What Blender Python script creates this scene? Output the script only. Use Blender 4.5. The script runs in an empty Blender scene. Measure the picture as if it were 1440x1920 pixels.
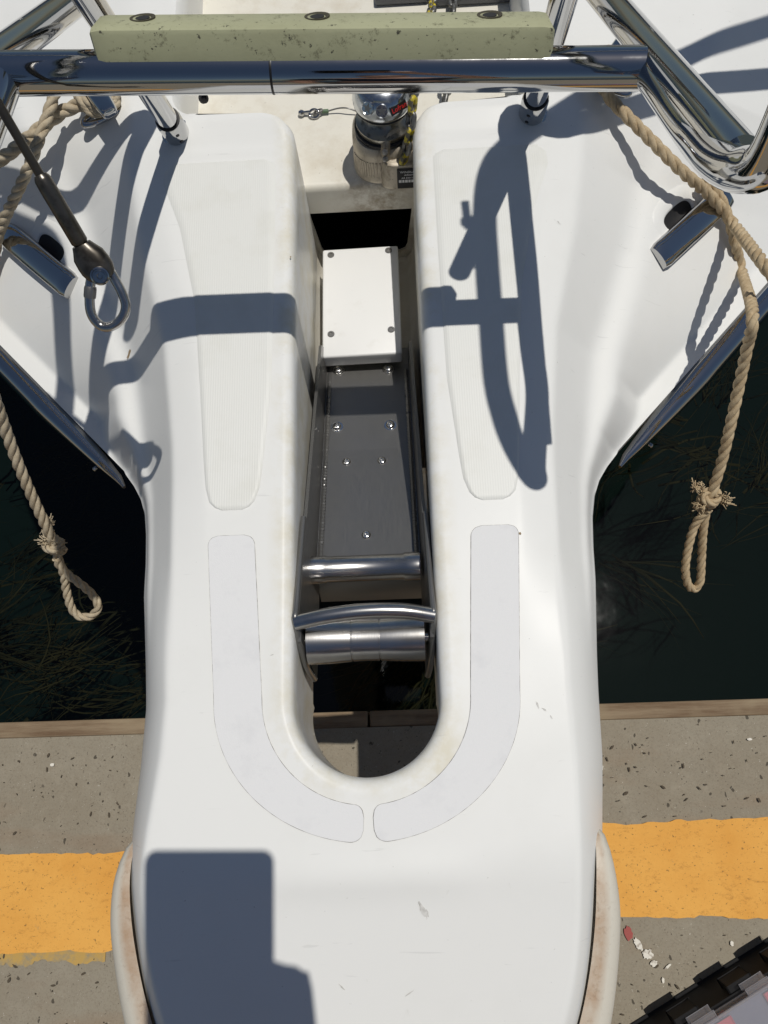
import bpy, bmesh, math, random
import numpy as np
from mathutils import Vector, Matrix
random.seed(4)
SC = bpy.context.scene
COL = SC.collection
# ------------------------------------------------------------------ camera
F, TH, OM, RHO = 1450.0, math.radians(16), 0.0327, 0.0399
CAM = Vector((.064, 0, 1.0))
_f = Vector((0, math.sin(TH), -math.cos(TH))); _r = Vector((1, 0, 0))
FW = (_f - OM*_r).normalized(); _r2 = (_r - FW*_r.dot(FW)).normalized(); _u2 = _r2.cross(FW)
RT = math.cos(RHO)*_r2 - math.sin(RHO)*_u2; UP = math.sin(RHO)*_r2 + math.cos(RHO)*_u2
cd = bpy.data.cameras.new('camera'); cam = bpy.data.objects.new('camera', cd); COL.objects.link(cam)
cd.sensor_fit = 'VERTICAL'; cd.sensor_height = 24; cd.lens = 24*F/1920; cd.clip_start = .02; cd.clip_end = 9000
m = Matrix.Identity(4)
for i, v in enumerate((RT, UP, -FW)): m[0][i], m[1][i], m[2][i] = v
m.translation = CAM; cam.matrix_world = m; SC.camera = cam
def ray(px, py): return FW*F + RT*(px-720) + UP*(960-py)
def at(px, py, z):
    d = ray(px, py); return CAM + d*((z-CAM.z)/d.z)
def atd(px, py, D): return CAM + ray(px, py)*(D/F)
# ------------------------------------------------------------------ light
L = ray(468, 1624).normalized()                      # direction in which the sunlight travels
TOSUN = -L
SL = Vector((L.x/-L.z, L.y/-L.z, -1))                # sunlight travel per metre of fall
world = bpy.data.worlds.new('World'); SC.world = world; world.use_nodes = True
nt = world.node_tree; bg = nt.nodes['Background']
sky = nt.nodes.new('ShaderNodeTexSky'); sky.sky_type = 'NISHITA'; sky.sun_disc = False
sky.sun_elevation = math.asin(TOSUN.z); sky.sun_rotation = math.atan2(TOSUN.x, TOSUN.y)
sky.air_density = 1.0; sky.dust_density = .6; sky.ozone_density = 1.5
nt.links.new(sky.outputs[0], bg.inputs[0]); bg.inputs[1].default_value = .05
sd = bpy.data.lights.new('sun', 'SUN'); sun = bpy.data.objects.new('sun', sd); COL.objects.link(sun)
sd.energy = 3.7; sd.angle = math.radians(.53); sd.color = (1, .965, .90)
sun.rotation_euler = L.to_track_quat('-Z', 'Y').to_euler(); sun.location = (2, 2, 6)
vs = SC.view_settings; vs.view_transform = 'Standard'; vs.look = 'None'; vs.exposure = -.42; vs.gamma = 1; vs.use_curve_mapping = False
SC.cycles.max_bounces = 10; SC.cycles.transparent_max_bounces = 12
# ------------------------------------------------------------------ materials
def lin(r, g, b):
    f = lambda c: ((c/255)/12.92 if c/255 <= .04045 else ((c/255+.055)/1.055)**2.4)
    return (f(r), f(g), f(b), 1)
class Mat:
    def __init__(s, name, col=(.8, .8, .8, 1), rough=.4, metal=0, **kw):
        s.m = bpy.data.materials.new(name); s.m.use_nodes = True; s.t = s.m.node_tree
        s.b = s.t.nodes['Principled BSDF']; s.b.inputs['Base Color'].default_value = col
        s.b.inputs['Roughness'].default_value = rough; s.b.inputs['Metallic'].default_value = metal
        for k, v in kw.items(): s.b.inputs[k.replace('_', ' ')].default_value = v
        s.co = None; s.col = col
    def n(s, ty, **kw):
        n = s.t.nodes.new('ShaderNode'+ty)
        for k, v in kw.items():
            if k in n.inputs.keys(): n.inputs[k].default_value = v
            else: setattr(n, k, v)
        return n
    def l(s, a, b): s.t.links.new(a, b)
    def coord(s, scale=(1, 1, 1), rot=(0, 0, 0)):
        if not s.co: s.co = s.n('TexCoord')
        mp = s.n('Mapping'); mp.inputs['Scale'].default_value = scale; mp.inputs['Rotation'].default_value = rot
        s.l(s.co.outputs['Object'], mp.inputs[0]); return mp.outputs[0]
    def noise(s, sc, detail=4, rough=.6, scale=(1, 1, 1), dist=0, rot=(0, 0, 0)):
        t = s.n('TexNoise'); t.inputs['Scale'].default_value = sc; t.inputs['Detail'].default_value = detail
        t.inputs['Roughness'].default_value = rough; t.inputs['Distortion'].default_value = dist
        s.l(s.coord(scale, rot), t.inputs['Vector']); return t.outputs['Fac']
    def ramp(s, fac, stops):
        r = s.n('ValToRGB'); e = r.color_ramp.elements
        while len(e) < len(stops): e.new(.5)
        for i, (p, c) in enumerate(stops):
            e[i].position = p; e[i].color = c if len(c) == 4 else (*c, 1)
        s.l(fac, r.inputs[0]); return r.outputs[0]
    def fac(s, fac, a, b, lo=0., hi=1.):
        r = s.n('MapRange'); r.inputs[1].default_value = a; r.inputs[2].default_value = b
        r.inputs[3].default_value = lo; r.inputs[4].default_value = hi; s.l(fac, r.inputs[0]); return r.outputs[0]
    def math(s, op, a, b=0.):
        n = s.n('Math'); n.operation = op
        for i, v in enumerate((a, b)):
            if isinstance(v, (int, float)): n.inputs[i].default_value = v
            else: s.l(v, n.inputs[i])
        return n.outputs[0]
    def over(s, fac, col):                        # lay a colour over the present base colour
        mx = s.n('Mix'); mx.data_type = 'RGBA'
        bc = s.b.inputs['Base Color']
        if bc.is_linked: s.l(bc.links[0].from_socket, mx.inputs[6])
        else: mx.inputs[6].default_value = bc.default_value
        mx.inputs[7].default_value = col; s.l(fac, mx.inputs[0]); s.l(mx.outputs[2], bc); return s
    def rough(s, fac, lo, hi): s.l(s.fac(fac, .3, .7, lo, hi), s.b.inputs['Roughness']); return s
    def bump(s, fac, strength=.2, dist=.002):
        bp = s.n('Bump'); bp.inputs['Strength'].default_value = strength; bp.inputs['Distance'].default_value = dist
        s.l(fac, bp.inputs['Height'])
        nm = s.b.inputs['Normal']
        if nm.is_linked: s.l(nm.links[0].from_socket, bp.inputs['Normal'])
        s.l(bp.outputs[0], nm); return s
    def xyz(s):
        sp = s.n('SeparateXYZ'); s.l(s.coord(), sp.inputs[0]); return sp.outputs
gel = Mat('white_gelcoat', (.82, .82, .795, 1), .26, Specular_IOR_Level=.16)
gel.over(gel.fac(gel.noise(7, 5, .6), .5, .75, 0, .20), (.70, .70, .66, 1))
gel.over(gel.fac(gel.noise(60, 6, .75, (1, .35, 1)), .66, .74, 0, .16), (.45, .43, .38, 1))
gel.over(gel.fac(gel.noise(240, 2, .5), .76, .80, 0, .5), (.25, .23, .2, 1))
_p = gel.xyz(); _ax = gel.math('ABSOLUTE', _p[0])
gel.over(gel.math('MULTIPLY', gel.math('MULTIPLY', gel.fac(_p[1], -.085, -.05, 0, 1), gel.fac(_ax, .100, .130, .6, 0)), gel.fac(gel.noise(14, 5, .7), .42, .66)), (.66, .60, .43, 1))
gel.over(gel.fac(gel.noise(16, 3, .5, (1, 9, 1), .6, (0, 0, .35)), .70, .74, 0, .22), (.46, .46, .45, 1))
gel.rough(gel.noise(6, 2), .32, .40); gel.bump(gel.noise(9, 2), .10, .004)
cream = Mat('cream_gelcoat', (.76, .73, .645, 1), .35)
cream.over(cream.fac(cream.noise(14, 5, .7), .48, .72, 0, .5), (.55, .48, .36, 1))
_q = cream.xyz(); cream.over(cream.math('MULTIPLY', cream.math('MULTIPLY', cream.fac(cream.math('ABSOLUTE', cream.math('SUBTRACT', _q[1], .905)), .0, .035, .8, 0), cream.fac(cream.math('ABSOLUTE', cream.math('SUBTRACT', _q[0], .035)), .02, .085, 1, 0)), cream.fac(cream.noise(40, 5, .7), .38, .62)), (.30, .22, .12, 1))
cream.over(cream.fac(cream.noise(130, 3, .6), .7, .76, 0, .5), (.2, .16, .11, 1))
ribm = Mat('ribbed_grip', (.78, .78, .74, 1), .5)
wv = ribm.n('TexWave', wave_type='BANDS', bands_direction='X'); wv.inputs['Scale'].default_value = 92; wv.inputs['Distortion'].default_value = .0
ribm.l(ribm.coord(), wv.inputs['Vector']); ribm.bump(wv.outputs['Fac'], .17, .0007)
ribm.over(ribm.fac(ribm.noise(11, 4), .5, .72, 0, .35), (.66, .65, .57, 1))
grip = Mat('grip_tape', (.785, .785, .785, 1), .75)
grip.over(grip.fac(grip.noise(16, 5, .7), .52, .74, 0, .35), (.60, .60, .62, 1))
grip.over(grip.fac(grip.noise(45, 6, .8, (1, .4, 1), 1.0, (0, 0, .5)), .66, .72, 0, .35), (.45, .45, .47, 1))
grip.bump(grip.noise(900, 2), .35, .0006)
gripedge = Mat('grip_edge_dirt', (.22, .21, .2, 1), .8)
gripedge.over(gripedge.fac(gripedge.noise(50, 4), .42, .58), (.55, .55, .54, 1))
chrome = Mat('polished_stainless', (.50, .50, .50, 1), .045, 1)
chrome.rough(chrome.noise(40, 5, .7, (1, 1, 1)), .035, .085)
chrome.bump(chrome.noise(60, 3), .03, .001)
steel = Mat('brushed_stainless', (.25, .245, .235, 1), .36, .8)
steel.rough(steel.noise(30, 4, .6, (34, 1.2, 1)), .32, .42); steel.over(steel.fac(steel.noise(9, 4), .45, .7, 0, .4), (.26, .26, .27, 1))
steel.bump(steel.noise(60, 3, .6, (30, 1, 1)), .025, .0006)
boltm = Mat('bright_bolt', (.78, .77, .75, 1), .16, 1)
roll = Mat('turned_steel', (.52, .51, .50, 1), .24, 1); roll.bump(roll.noise(80, 3, .6, (14, 1, 1)), .06, .0008)
roll.over(roll.fac(roll.noise(22, 4), .5, .7, 0, .5), (.36, .33, .29, 1))
dark = Mat('rubber_and_shade_black', (.012, .012, .013, 1), .6)  # black of rubber parts, also painted into holes and recesses as shade
wht = Mat('white_plastic_plate', (.82, .82, .81, 1), .4); wht.over(wht.fac(wht.noise(30, 4), .6, .75, 0, .25), (.6, .58, .53, 1))
olive = Mat('weathered_green_plastic', lin(172, 173, 140), .62)
olive.over(olive.fac(olive.noise(9, 5, .7), .42, .7, 0, .6), lin(152, 152, 120))
olive.over(olive.fac(olive.noise(38, 8, .85), .56, .63, 0, .75), lin(88, 85, 64))
olive.over(olive.fac(olive.noise(130, 4, .7), .63, .67, 0, .9), lin(52, 49, 42))
olive.bump(olive.noise(200, 4), .2, .001)
fendm = Mat('fender_vinyl', lin(212, 206, 192), .55)
_x = fendm.n('Attribute'); _x.attribute_name = 'across'
fendm.over(fendm.math('MULTIPLY', fendm.fac(_x.outputs['Fac'], .28, .55, .9, 0), fendm.fac(fendm.noise(14, 5, .7), .25, .7)), lin(168, 132, 98))
fendm.over(fendm.math('MULTIPLY', fendm.fac(_x.outputs['Fac'], .3, .6, 1, .25), fendm.fac(fendm.noise(130, 4, .7), .55, .75, 0, .5)), lin(120, 92, 66))
fendm.bump(fendm.noise(300, 3), .15, .0008)
alu = Mat('stained_aluminium', lin(196, 186, 168), .45, .35)
alu.over(alu.fac(alu.noise(30, 6, .75, (1, 1, .5)), .48, .66, 0, .8), lin(112, 98, 80))
alu.over(alu.fac(alu.noise(90, 5, .8), .62, .7, 0, .8), lin(46, 40, 34))
cap = Mat('drum_chrome', lin(196, 200, 205), .14, 1); cap.rough(cap.noise(60, 5), .1, .3)
gyp = Mat('gypsy_bronze_grey', lin(150, 147, 138), .28, .9); gyp.over(gyp.fac(gyp.noise(60, 5), .5, .66), lin(84, 78, 68))
black = Mat('black_print', (.01, .01, .011, 1), .4)
white_ink = Mat('white_print', (.75, .75, .75, 1), .5)
red_ink = Mat('red_print', lin(205, 40, 36), .5)
def ropemat(name, c1, c2):
    r = Mat(name, c1, .85); r.over(r.fac(r.noise(60, 6, .75), .38, .7), c2); r.over(r.fac(r.noise(500, 2, .6), .62, .7, 0, .5), (c2[0]*.4, c2[1]*.4, c2[2]*.4, 1)); r.bump(r.noise(700, 4, .7), .5, .0015); return r
rope_tan = ropemat('tan_fibre', lin(200, 180, 146), lin(160, 136, 102))
rope_pale = ropemat('pale_fibre', lin(200, 186, 160), lin(160, 143, 116))
galv = Mat('galvanised_link', lin(120, 120, 118), .45, .7); galv.over(galv.fac(galv.noise(120, 4), .5, .65), lin(66, 62, 56))
yell = Mat('yellow_painted_link', lin(206, 186, 40), .5); yell.over(yell.fac(yell.noise(90, 5), .44, .54), lin(84, 80, 66))
wirem = Mat('blackened_wire', lin(84, 80, 74), .38, .8); wirem.bump(wirem.noise(90, 2, .5, (1, 1, 6)), .4, .001)
sock = Mat('swage_steel', lin(98, 94, 88), .32, .85); sock.over(sock.fac(sock.noise(40, 4), .5, .7), lin(62, 58, 53))
conc = Mat('pier_concrete', lin(147, 139, 123), .9)
conc.over(conc.fac(conc.noise(4, 6, .65), .35, .72, 0, .55), lin(132, 120, 101))
conc.over(conc.fac(conc.noise(26, 6, .7), .5, .75, 0, .5), lin(160, 151, 134))
conc.over(conc.fac(conc.noise(230, 4, .7), .50, .68, 0, .45), lin(116, 104, 88))
conc.over(conc.fac(conc.noise(2.6, 3, .5, (1, 3, 1)), .58, .75, 0, .5), lin(140, 114, 90))
for sc, th, c in ((60, .16, (66, 60, 50)), (130, .15, (78, 69, 57)), (240, .15, (88, 78, 64)), (170, .10, (205, 200, 188))):
    v = conc.n('TexVoronoi'); v.inputs['Scale'].default_value = sc; v.inputs['Randomness'].default_value = 1
    dn = conc.n('TexNoise'); dn.inputs['Scale'].default_value = sc*.7; conc.l(conc.coord(), dn.inputs['Vector'])
    mx = conc.n('Mix'); mx.data_type = 'RGBA'; mx.inputs[0].default_value = .02
    conc.l(conc.coord((1, .7, 1), (0, 0, sc)), mx.inputs[6]); conc.l(dn.outputs['Color'], mx.inputs[7]); conc.l(mx.outputs[2], v.inputs['Vector'])
    sel = conc.n('SeparateColor'); conc.l(v.outputs['Color'], sel.inputs[0])
    f1 = conc.fac(v.outputs['Distance'], th, th*1.25, 1, 0)
    conc.over(conc.math('MULTIPLY', f1, conc.fac(sel.outputs[0], .70, .76, 0, .85)), lin(*c))
conc.bump(conc.noise(160, 6, .7), .35, .002)
yel = Mat('yellow_road_paint', lin(230, 170, 80), .8)
yel.over(yel.fac(yel.noise(6, 6, .7), .4, .72, 0, .7), lin(214, 148, 58))
yel.over(yel.fac(yel.noise(40, 8, .85, (1, 2, 1)), .54, .66, 0, .75), lin(170, 116, 48))
yel.over(yel.fac(yel.noise(11, 9, .85), .61, .66, 0, .7), lin(150, 128, 92))
yel.over(yel.fac(yel.noise(150, 4, .7), .62, .67, 0, .8), lin(104, 78, 44)); yel.bump(yel.noise(140, 6, .75), .4, .002)
yelold = Mat('old_yellow_paint', lin(186, 152, 84), .85); yelold.over(yelold.fac(yelold.noise(26, 6, .75), .42, .6), lin(150, 138, 112))
paintw = Mat('dried_white_droppings', lin(225, 220, 208), .8); paintw.over(paintw.fac(paintw.noise(150, 3), .5, .66), lin(160, 150, 138))
redp = Mat('faded_red_paint', lin(160, 84, 78), .85)
chip = Mat('dark_leaf_chips', lin(84, 74, 60), .9)
wood = Mat('grey_brown_timber', lin(142, 124, 100), .85)
wood.over(wood.fac(wood.noise(18, 6, .7, (.25, 3, 1)), .38, .66), lin(106, 84, 62)); wood.over(wood.fac(wood.noise(7, 3), .55, .7, 0, .6), lin(150, 134, 108)); wood.bump(wood.noise(40, 5, .6, (.2, 4, 1)), .4, .003)
seabed = Mat('sea_bed', (.010, .030, .028, 1), .9)
weedm = Mat('olive_weed', lin(96, 84, 52), .7); weedm.over(weedm.fac(weedm.noise(3, 4), .4, .62), lin(46, 46, 28))
clearp = Mat('clear_plastic', (.55, .53, .56, 1), .22, Alpha=.20)
clearp.rough(clearp.noise(30, 4), .15, .35)
blackp = Mat('black_plastic', (.010, .010, .011, 1), .7, Specular_IOR_Level=.2)
redpl = Mat('red_plastic', lin(190, 52, 66), .45); greypl = Mat('grey_blue_plastic', lin(88, 92, 112), .5)
skinm = Mat('skin', lin(196, 150, 124), .5); shirtm = Mat('navy_cotton', lin(40, 46, 62), .9); shortm = Mat('grey_cotton', lin(84, 82, 78), .9); hairm = Mat('dark_hair', lin(40, 30, 24), .6)
M = lambda x: x.m if isinstance(x, Mat) else x
# water: clear at the surface, reflecting, tinted with depth
wm = bpy.data.materials.new('harbour_water'); wm.use_nodes = True; t = wm.node_tree; t.nodes.clear()
out = t.nodes.new('ShaderNodeOutputMaterial'); mx = t.nodes.new('ShaderNodeMixShader'); tr = t.nodes.new('ShaderNodeBsdfTransparent'); gl = t.nodes.new('ShaderNodeBsdfGlossy')
fr = t.nodes.new('ShaderNodeFresnel'); fr.inputs[0].default_value = 1.33; tr.inputs[0].default_value = (.36, .40, .37, 1); gl.inputs['Roughness'].default_value = .03
nz = t.nodes.new('ShaderNodeTexNoise'); nz.inputs['Scale'].default_value = 7; nz.inputs['Detail'].default_value = 3; bp = t.nodes.new('ShaderNodeBump'); bp.inputs['Strength'].default_value = .05; bp.inputs['Distance'].default_value = .02
tc = t.nodes.new('ShaderNodeTexCoord'); t.links.new(tc.outputs['Object'], nz.inputs['Vector']); t.links.new(nz.outputs['Fac'], bp.inputs['Height'])
t.links.new(bp.outputs[0], gl.inputs['Normal']); t.links.new(bp.outputs[0], fr.inputs['Normal'])
t.links.new(fr.outputs[0], mx.inputs[0]); t.links.new(tr.outputs[0], mx.inputs[1]); t.links.new(gl.outputs[0], mx.inputs[2]); t.links.new(mx.outputs[0], out.inputs[0])
# ------------------------------------------------------------------ mesh helpers
def thing(name, label, cat, loc=(0, 0, 0), group=None):
    o = bpy.data.objects.new(name, None); o.empty_display_size = .05; COL.objects.link(o); o.location = loc
    o['label'] = label; o['category'] = cat
    if group: o['group'] = group
    return o
def tag(o, label, cat, group=None):
    o['label'] = label; o['category'] = cat
    if group: o['group'] = group
    return o
def wloc(o):                                         # a mesh's own frame is the world's; only the Empties are moved
    return Vector(o.location) if o.type == 'EMPTY' else Vector((0, 0, 0))
def link(name, me, mat, parent=None, kind=None, smooth=True, label=None, origin=None):
    if mat is not None: me.materials.append(M(mat))
    if smooth:
        me.polygons.foreach_set('use_smooth', [True]*len(me.polygons))
        if smooth is not True: me.set_sharp_from_angle(angle=math.radians(smooth))
    o = bpy.data.objects.new(name, me); COL.objects.link(o)
    if parent is not None: o.parent = parent; o.matrix_parent_inverse = Matrix.Translation(-wloc(parent))
    if kind: o['kind'] = kind
    if label: o['label'] = label
    return o
def mk(name, V, Fc, mat, parent=None, **kw):
    me = bpy.data.meshes.new(name); me.from_pydata([tuple(v) for v in V], [], Fc); me.update()
    return link(name, me, mat, parent, **kw)
def frombm(name, bm, mat, parent=None, **kw):
    bmesh.ops.recalc_face_normals(bm, faces=bm.faces)
    me = bpy.data.meshes.new(name); bm.to_mesh(me); bm.free(); return link(name, me, mat, parent, **kw)
def spline(P, n=8, closed=False):
    P = [Vector(p) for p in P]; R = []; N = len(P)
    for i in range(N if closed else N-1):
        g = (lambda k: P[k % N]) if closed else (lambda k: P[min(max(k, 0), N-1)])
        a, b, c, d = g(i-1), g(i), g(i+1), g(i+2)
        for j in range(n):
            u = j/n; R.append(.5*((2*b)+(c-a)*u+(2*a-5*b+4*c-d)*u*u+(3*b-a-3*c+d)*u**3))
    if not closed: R.append(P[-1])
    return R
def frames(P, closed=False, up=None):
    N = len(P); T = []
    for i in range(N):
        a = P[i-1] if (i > 0 or closed) else P[i]; b = P[(i+1) % N] if (i < N-1 or closed) else P[i]
        T.append((b-a).normalized())
    u = Vector(up) if up else (Vector((0, 0, 1)) if abs(T[0].z) < .9 else Vector((1, 0, 0)))
    out = []
    for tt in T:
        u = (u - tt*u.dot(tt)).normalized(); out.append((tt, u, tt.cross(u)))
    return out
def sweep(P, prof, closed=False, caps=True, scale=None, up=None):
    """prof: list of (a,b) in the frame's (u,v) plane"""
    P = [Vector(p) for p in P]; fr = frames(P, closed, up); V = []; Fc = []; k = len(prof)
    for i, (p, (tt, u, v)) in enumerate(zip(P, fr)):
        s = scale[i] if scale else 1
        for a, b in prof: V.append(p+u*a*s+v*b*s)
    n = len(P)
    for i in range(n if closed else n-1):
        for j in range(k):
            a = i*k+j; b = i*k+(j+1) % k; c = ((i+1) % n)*k+(j+1) % k; d = ((i+1) % n)*k+j
            Fc.append((a, b, c, d))
    if caps and not closed: Fc += [tuple(range(k-1, -1, -1)), tuple(range((n-1)*k, n*k))]
    return V, Fc
def circ(r, k=16): return [(r*math.cos(2*math.pi*i/k), r*math.sin(2*math.pi*i/k)) for i in range(k)]
def tube(name, P, r, mat, parent=None, k=20, **kw):
    sc = None
    if isinstance(r, (list, tuple)): sc = list(r); r = 1
    V, Fc = sweep(P, circ(r, k), kw.pop('closed', False), True, sc); kw.setdefault('smooth', 50); return mk(name, V, Fc, mat, parent, **kw)
def lathe(name, prof, c, axis, mat, parent=None, k=32, squash=(1, 1), **kw):
    """prof: (radius, distance along axis)"""
    ax = Vector(axis).normalized(); u = (Vector((1, 0, 0)) if abs(ax.x) < .9 else Vector((0, 1, 0))); u = (u-ax*u.dot(ax)).normalized(); v = ax.cross(u)
    c = Vector(c); V = []; Fc = []
    for r, h in prof:
        for i in range(k):
            a = 2*math.pi*i/k; V.append(c+ax*h+u*r*math.cos(a)*squash[0]+v*r*math.sin(a)*squash[1])
    for i in range(len(prof)-1):
        for j in range(k): Fc.append((i*k+j, i*k+(j+1) % k, (i+1)*k+(j+1) % k, (i+1)*k+j))
    Fc += [tuple(range(k-1, -1, -1)), tuple(range((len(prof)-1)*k, len(prof)*k))]
    kw.setdefault('smooth', 35); return mk(name, V, Fc, mat, parent, **kw)
def box(name, c, ax, size, mat, parent=None, bev=.003, seg=3, **kw):
    """ax: three axis vectors, size: full lengths"""
    bm = bmesh.new(); bmesh.ops.create_cube(bm, size=1)
    c = Vector(c); A = [Vector(a).normalized() for a in ax]
    for v in bm.verts: q = v.co.copy(); v.co = c+A[0]*q.x*size[0]+A[1]*q.y*size[1]+A[2]*q.z*size[2]
    if bev: bmesh.ops.bevel(bm, geom=list(bm.edges)+list(bm.verts), offset=bev, segments=seg, profile=.5, affect='EDGES')
    kw.setdefault('smooth', 40); return frombm(name, bm, mat, parent, **kw)
XYZ = ((1, 0, 0), (0, 1, 0), (0, 0, 1))
def prism(name, poly, nrm, thick, mat, parent=None, bev=0, **kw):
    """planar 3D polygon extruded along nrm"""
    bm = bmesh.new(); n = Vector(nrm).normalized()*thick; P = [Vector(p) for p in poly]
    a = [bm.verts.new(p) for p in P]; b = [bm.verts.new(p+n) for p in P]; k = len(P)
    bm.faces.new(a); top = bm.faces.new(b)
    for i in range(k): bm.faces.new((a[i], a[(i+1) % k], b[(i+1) % k], b[i]))
    if bev:
        bm.edges.ensure_lookup_table(); bmesh.ops.bevel(bm, geom=list(top.edges), offset=bev, segments=3, profile=.5, affect='EDGES')
    kw.setdefault('smooth', 35); return frombm(name, bm, mat, parent, **kw)
def rope(name, P, R, mat, parent=None, pitch=None, **kw):
    """three-strand laid rope along P"""
    P = [Vector(p) for p in P]; pitch = pitch or R*7
    ln = [0.]
    for a, b in zip(P, P[1:]): ln.append(ln[-1]+(b-a).length)
    n = max(12, int(ln[-1]/pitch*14)); Q = []; j = 0
    for i in range(n+1):
        s = ln[-1]*i/n
        while j < len(P)-2 and ln[j+1] < s: j += 1
        u = (s-ln[j])/max(1e-9, ln[j+1]-ln[j]); Q.append(P[j].lerp(P[j+1], min(1, u)))
    fr = frames(Q); V = []; Fc = []
    for st in range(3):
        H = []
        for i, (q, (tt, u, v)) in enumerate(zip(Q, fr)):
            a = 2*math.pi*(ln[-1]*i/n/pitch+st/3); H.append(q+(u*math.cos(a)+v*math.sin(a))*R*.5)
        v2, f2 = sweep(H, circ(R*.56, 8)); o = len(V); V += v2; Fc += [tuple(x+o for x in f) for f in f2]
    kw.setdefault('smooth', 60); return mk(name, V, Fc, mat, parent, **kw)
def fray(name, p, d, mat, parent, n=40, ln=.02, spread=.6, r=.0011):
    V = []; Fc = []; d = Vector(d).normalized()
    for i in range(n):
        e = (d+Vector((random.gauss(0, spread), random.gauss(0, spread), random.gauss(0, spread)))).normalized()
        b = Vector(p)+Vector((random.gauss(0, .004), random.gauss(0, .004), random.gauss(0, .004)))
        q = [b, b+e*ln*.5*random.uniform(.6, 1.1), b+(e+Vector((random.gauss(0, .35), random.gauss(0, .35), random.gauss(0, .35)-.1)))*ln*random.uniform(.6, 1.1)]
        v2, f2 = sweep(q, circ(r, 4)); o = len(V); V += v2; Fc += [tuple(x+o for x in f) for f in f2]
    return mk(name, V, Fc, mat, parent)
def text(name, s, c, xd, nd, h, mat, parent):
    """flat raised lettering: c centre, xd reading direction, nd normal"""
    cu = bpy.data.curves.new(name, 'FONT'); cu.body = s; cu.size = h; cu.extrude = .0002; cu.align_x = 'CENTER'; cu.align_y = 'CENTER'; cu.resolution_u = 2
    o = bpy.data.objects.new('tmp', cu); COL.objects.link(o); bpy.context.view_layer.update()
    me = bpy.data.meshes.new_from_object(o.evaluated_get(bpy.context.evaluated_depsgraph_get())); bpy.data.objects.remove(o)
    x = Vector(xd).normalized(); n = Vector(nd).normalized(); y = n.cross(x); mt = Matrix.Identity(4)
    for i, v in enumerate((x, y, n)): mt[0][i], mt[1][i], mt[2][i] = v
    mt.translation = Vector(c); me.transform(mt); me.materials.clear(); me.name = name
    return link(name, me, mat, parent, smooth=False)
# ================================================================== SETTING
def sheet(name, x0, x1, y0, y1, z, mat, kind='structure'):
    return mk(name, [(x0, y0, z), (x1, y0, z), (x1, y1, z), (x0, y1, z)], [(0, 1, 2, 3)], mat, kind=kind, smooth=False)
ZW, ZD, YD = -1.42, -.82, .015
sheet('water', -4000, 4000, -4000, 4000, ZW, wm)
sheet('sea_bed', -4000, 4000, -4000, 4000, -3.3, seabed)
# concrete pier
dock = box('dock', (0, YD-2.5, ZD-1.2), XYZ, (60, 5, 2.4), conc, bev=0, kind='structure', smooth=False)
# seaweed drifting below the surface
def weeds(n, boxes):
    V = []; Fc = []
    for i in range(n):
        x0, x1, y0, y1 = random.choice(boxes); cx = random.uniform(x0, x1); cy = random.uniform(y0, y1); cz = ZW-random.uniform(.05, .7); ca = random.gauss(.5, .5)+(math.pi if random.random() < .4 else 0); big = random.random()
        for j in range(random.choice((3, 8, 16, 34))):
            x, y, z = cx+random.gauss(0, .05), cy+random.gauss(0, .03), cz+random.gauss(0, .03); a = ca+random.gauss(0, .28); ln = random.uniform(.10, .34)*(1+big); P = []; cv = random.gauss(0, .12)
            for k in range(6): P.append(Vector((x, y, z))); x += math.cos(a)*ln/5; y += math.sin(a)*ln/5; z += random.gauss(0, .008); a += cv+random.gauss(0, .1)
            w = random.choice([.0006, .001, .0018, .003, .005])
            v2, f2 = sweep(P, [(.0005, -w), (.0005, w), (-.0005, w), (-.0005, -w)], scale=[1, 1, .95, .8, .6, .25]); o = len(V); V += v2; Fc += [tuple(q+o for q in f) for f in f2]
    return V, Fc
V, Fc = weeds(95, [(-1.75, -.55, .02, .5), (-1.75, -.5, .02, .35), (-1.8, -.7, .05, .9), (-1.8, -.8, .3, 1.5), (.75, 1.9, .75, 1.4), (.8, 1.8, .55, 1.1), (1.2, 2.1, 1.0, 1.9), (.0, .4, .1, .4)])
mk('seaweed', V, Fc, weedm, kind='stuff')
# timber capping along the pier edge: separate boards butted end to end
tw = None
for i, (a, b) in enumerate(((-6, -2.4), (-2.395, -.05), (-.045, 2.3), (2.305, 6))):
    dz = random.uniform(-.003, .003)
    o = box('timber_board', ((a+b)/2, YD+.018, ZD-.06+dz), XYZ, (b-a, .036, .12), wood, dock, bev=.004)
# yellow line
def blobline(y0, y1, z, mat, name, amp, x0=-3, x1=3):
    n = 500; V = []; r = random.Random(7); e0 = e1 = 0.
    for i in range(n+1):
        x = x0+(x1-x0)*i/n; e0 = e0*.9+r.gauss(0, amp); e1 = e1*.9+r.gauss(0, amp)
        V += [(x, y0+.012*math.sin(x*3+1)+e0+.018*x, z), (x, y1+.010*math.sin(x*2.3)+e1+.010*x, z)]
    return mk(name, V, [(2*i, 2*i+2, 2*i+3, 2*i+1) for i in range(n)], mat, dock, smooth=False)
blobline(-.424, -.226, ZD+.004, yelold, 'faded_line', .0024, -3, -.62)
blobline(-.402, -.216, ZD+.008, yel, 'yellow_line', .0019)
def blot(name, px, py, w, h, mat, n=22, z=ZD+.004, rot=0, parent=dock, th=.0015):
    c = at(px, py, z); P = []
    for i in range(n):
        a = 2*math.pi*i/n; r = random.uniform(.72, 1.1); x, y = math.cos(a)*w*r, math.sin(a)*h*r
        P.append((c.x+x*math.cos(rot)-y*math.sin(rot), c.y+x*math.sin(rot)+y*math.cos(rot), z))
    return prism(name, P, (0, 0, 1), th, mat, parent)
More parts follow.
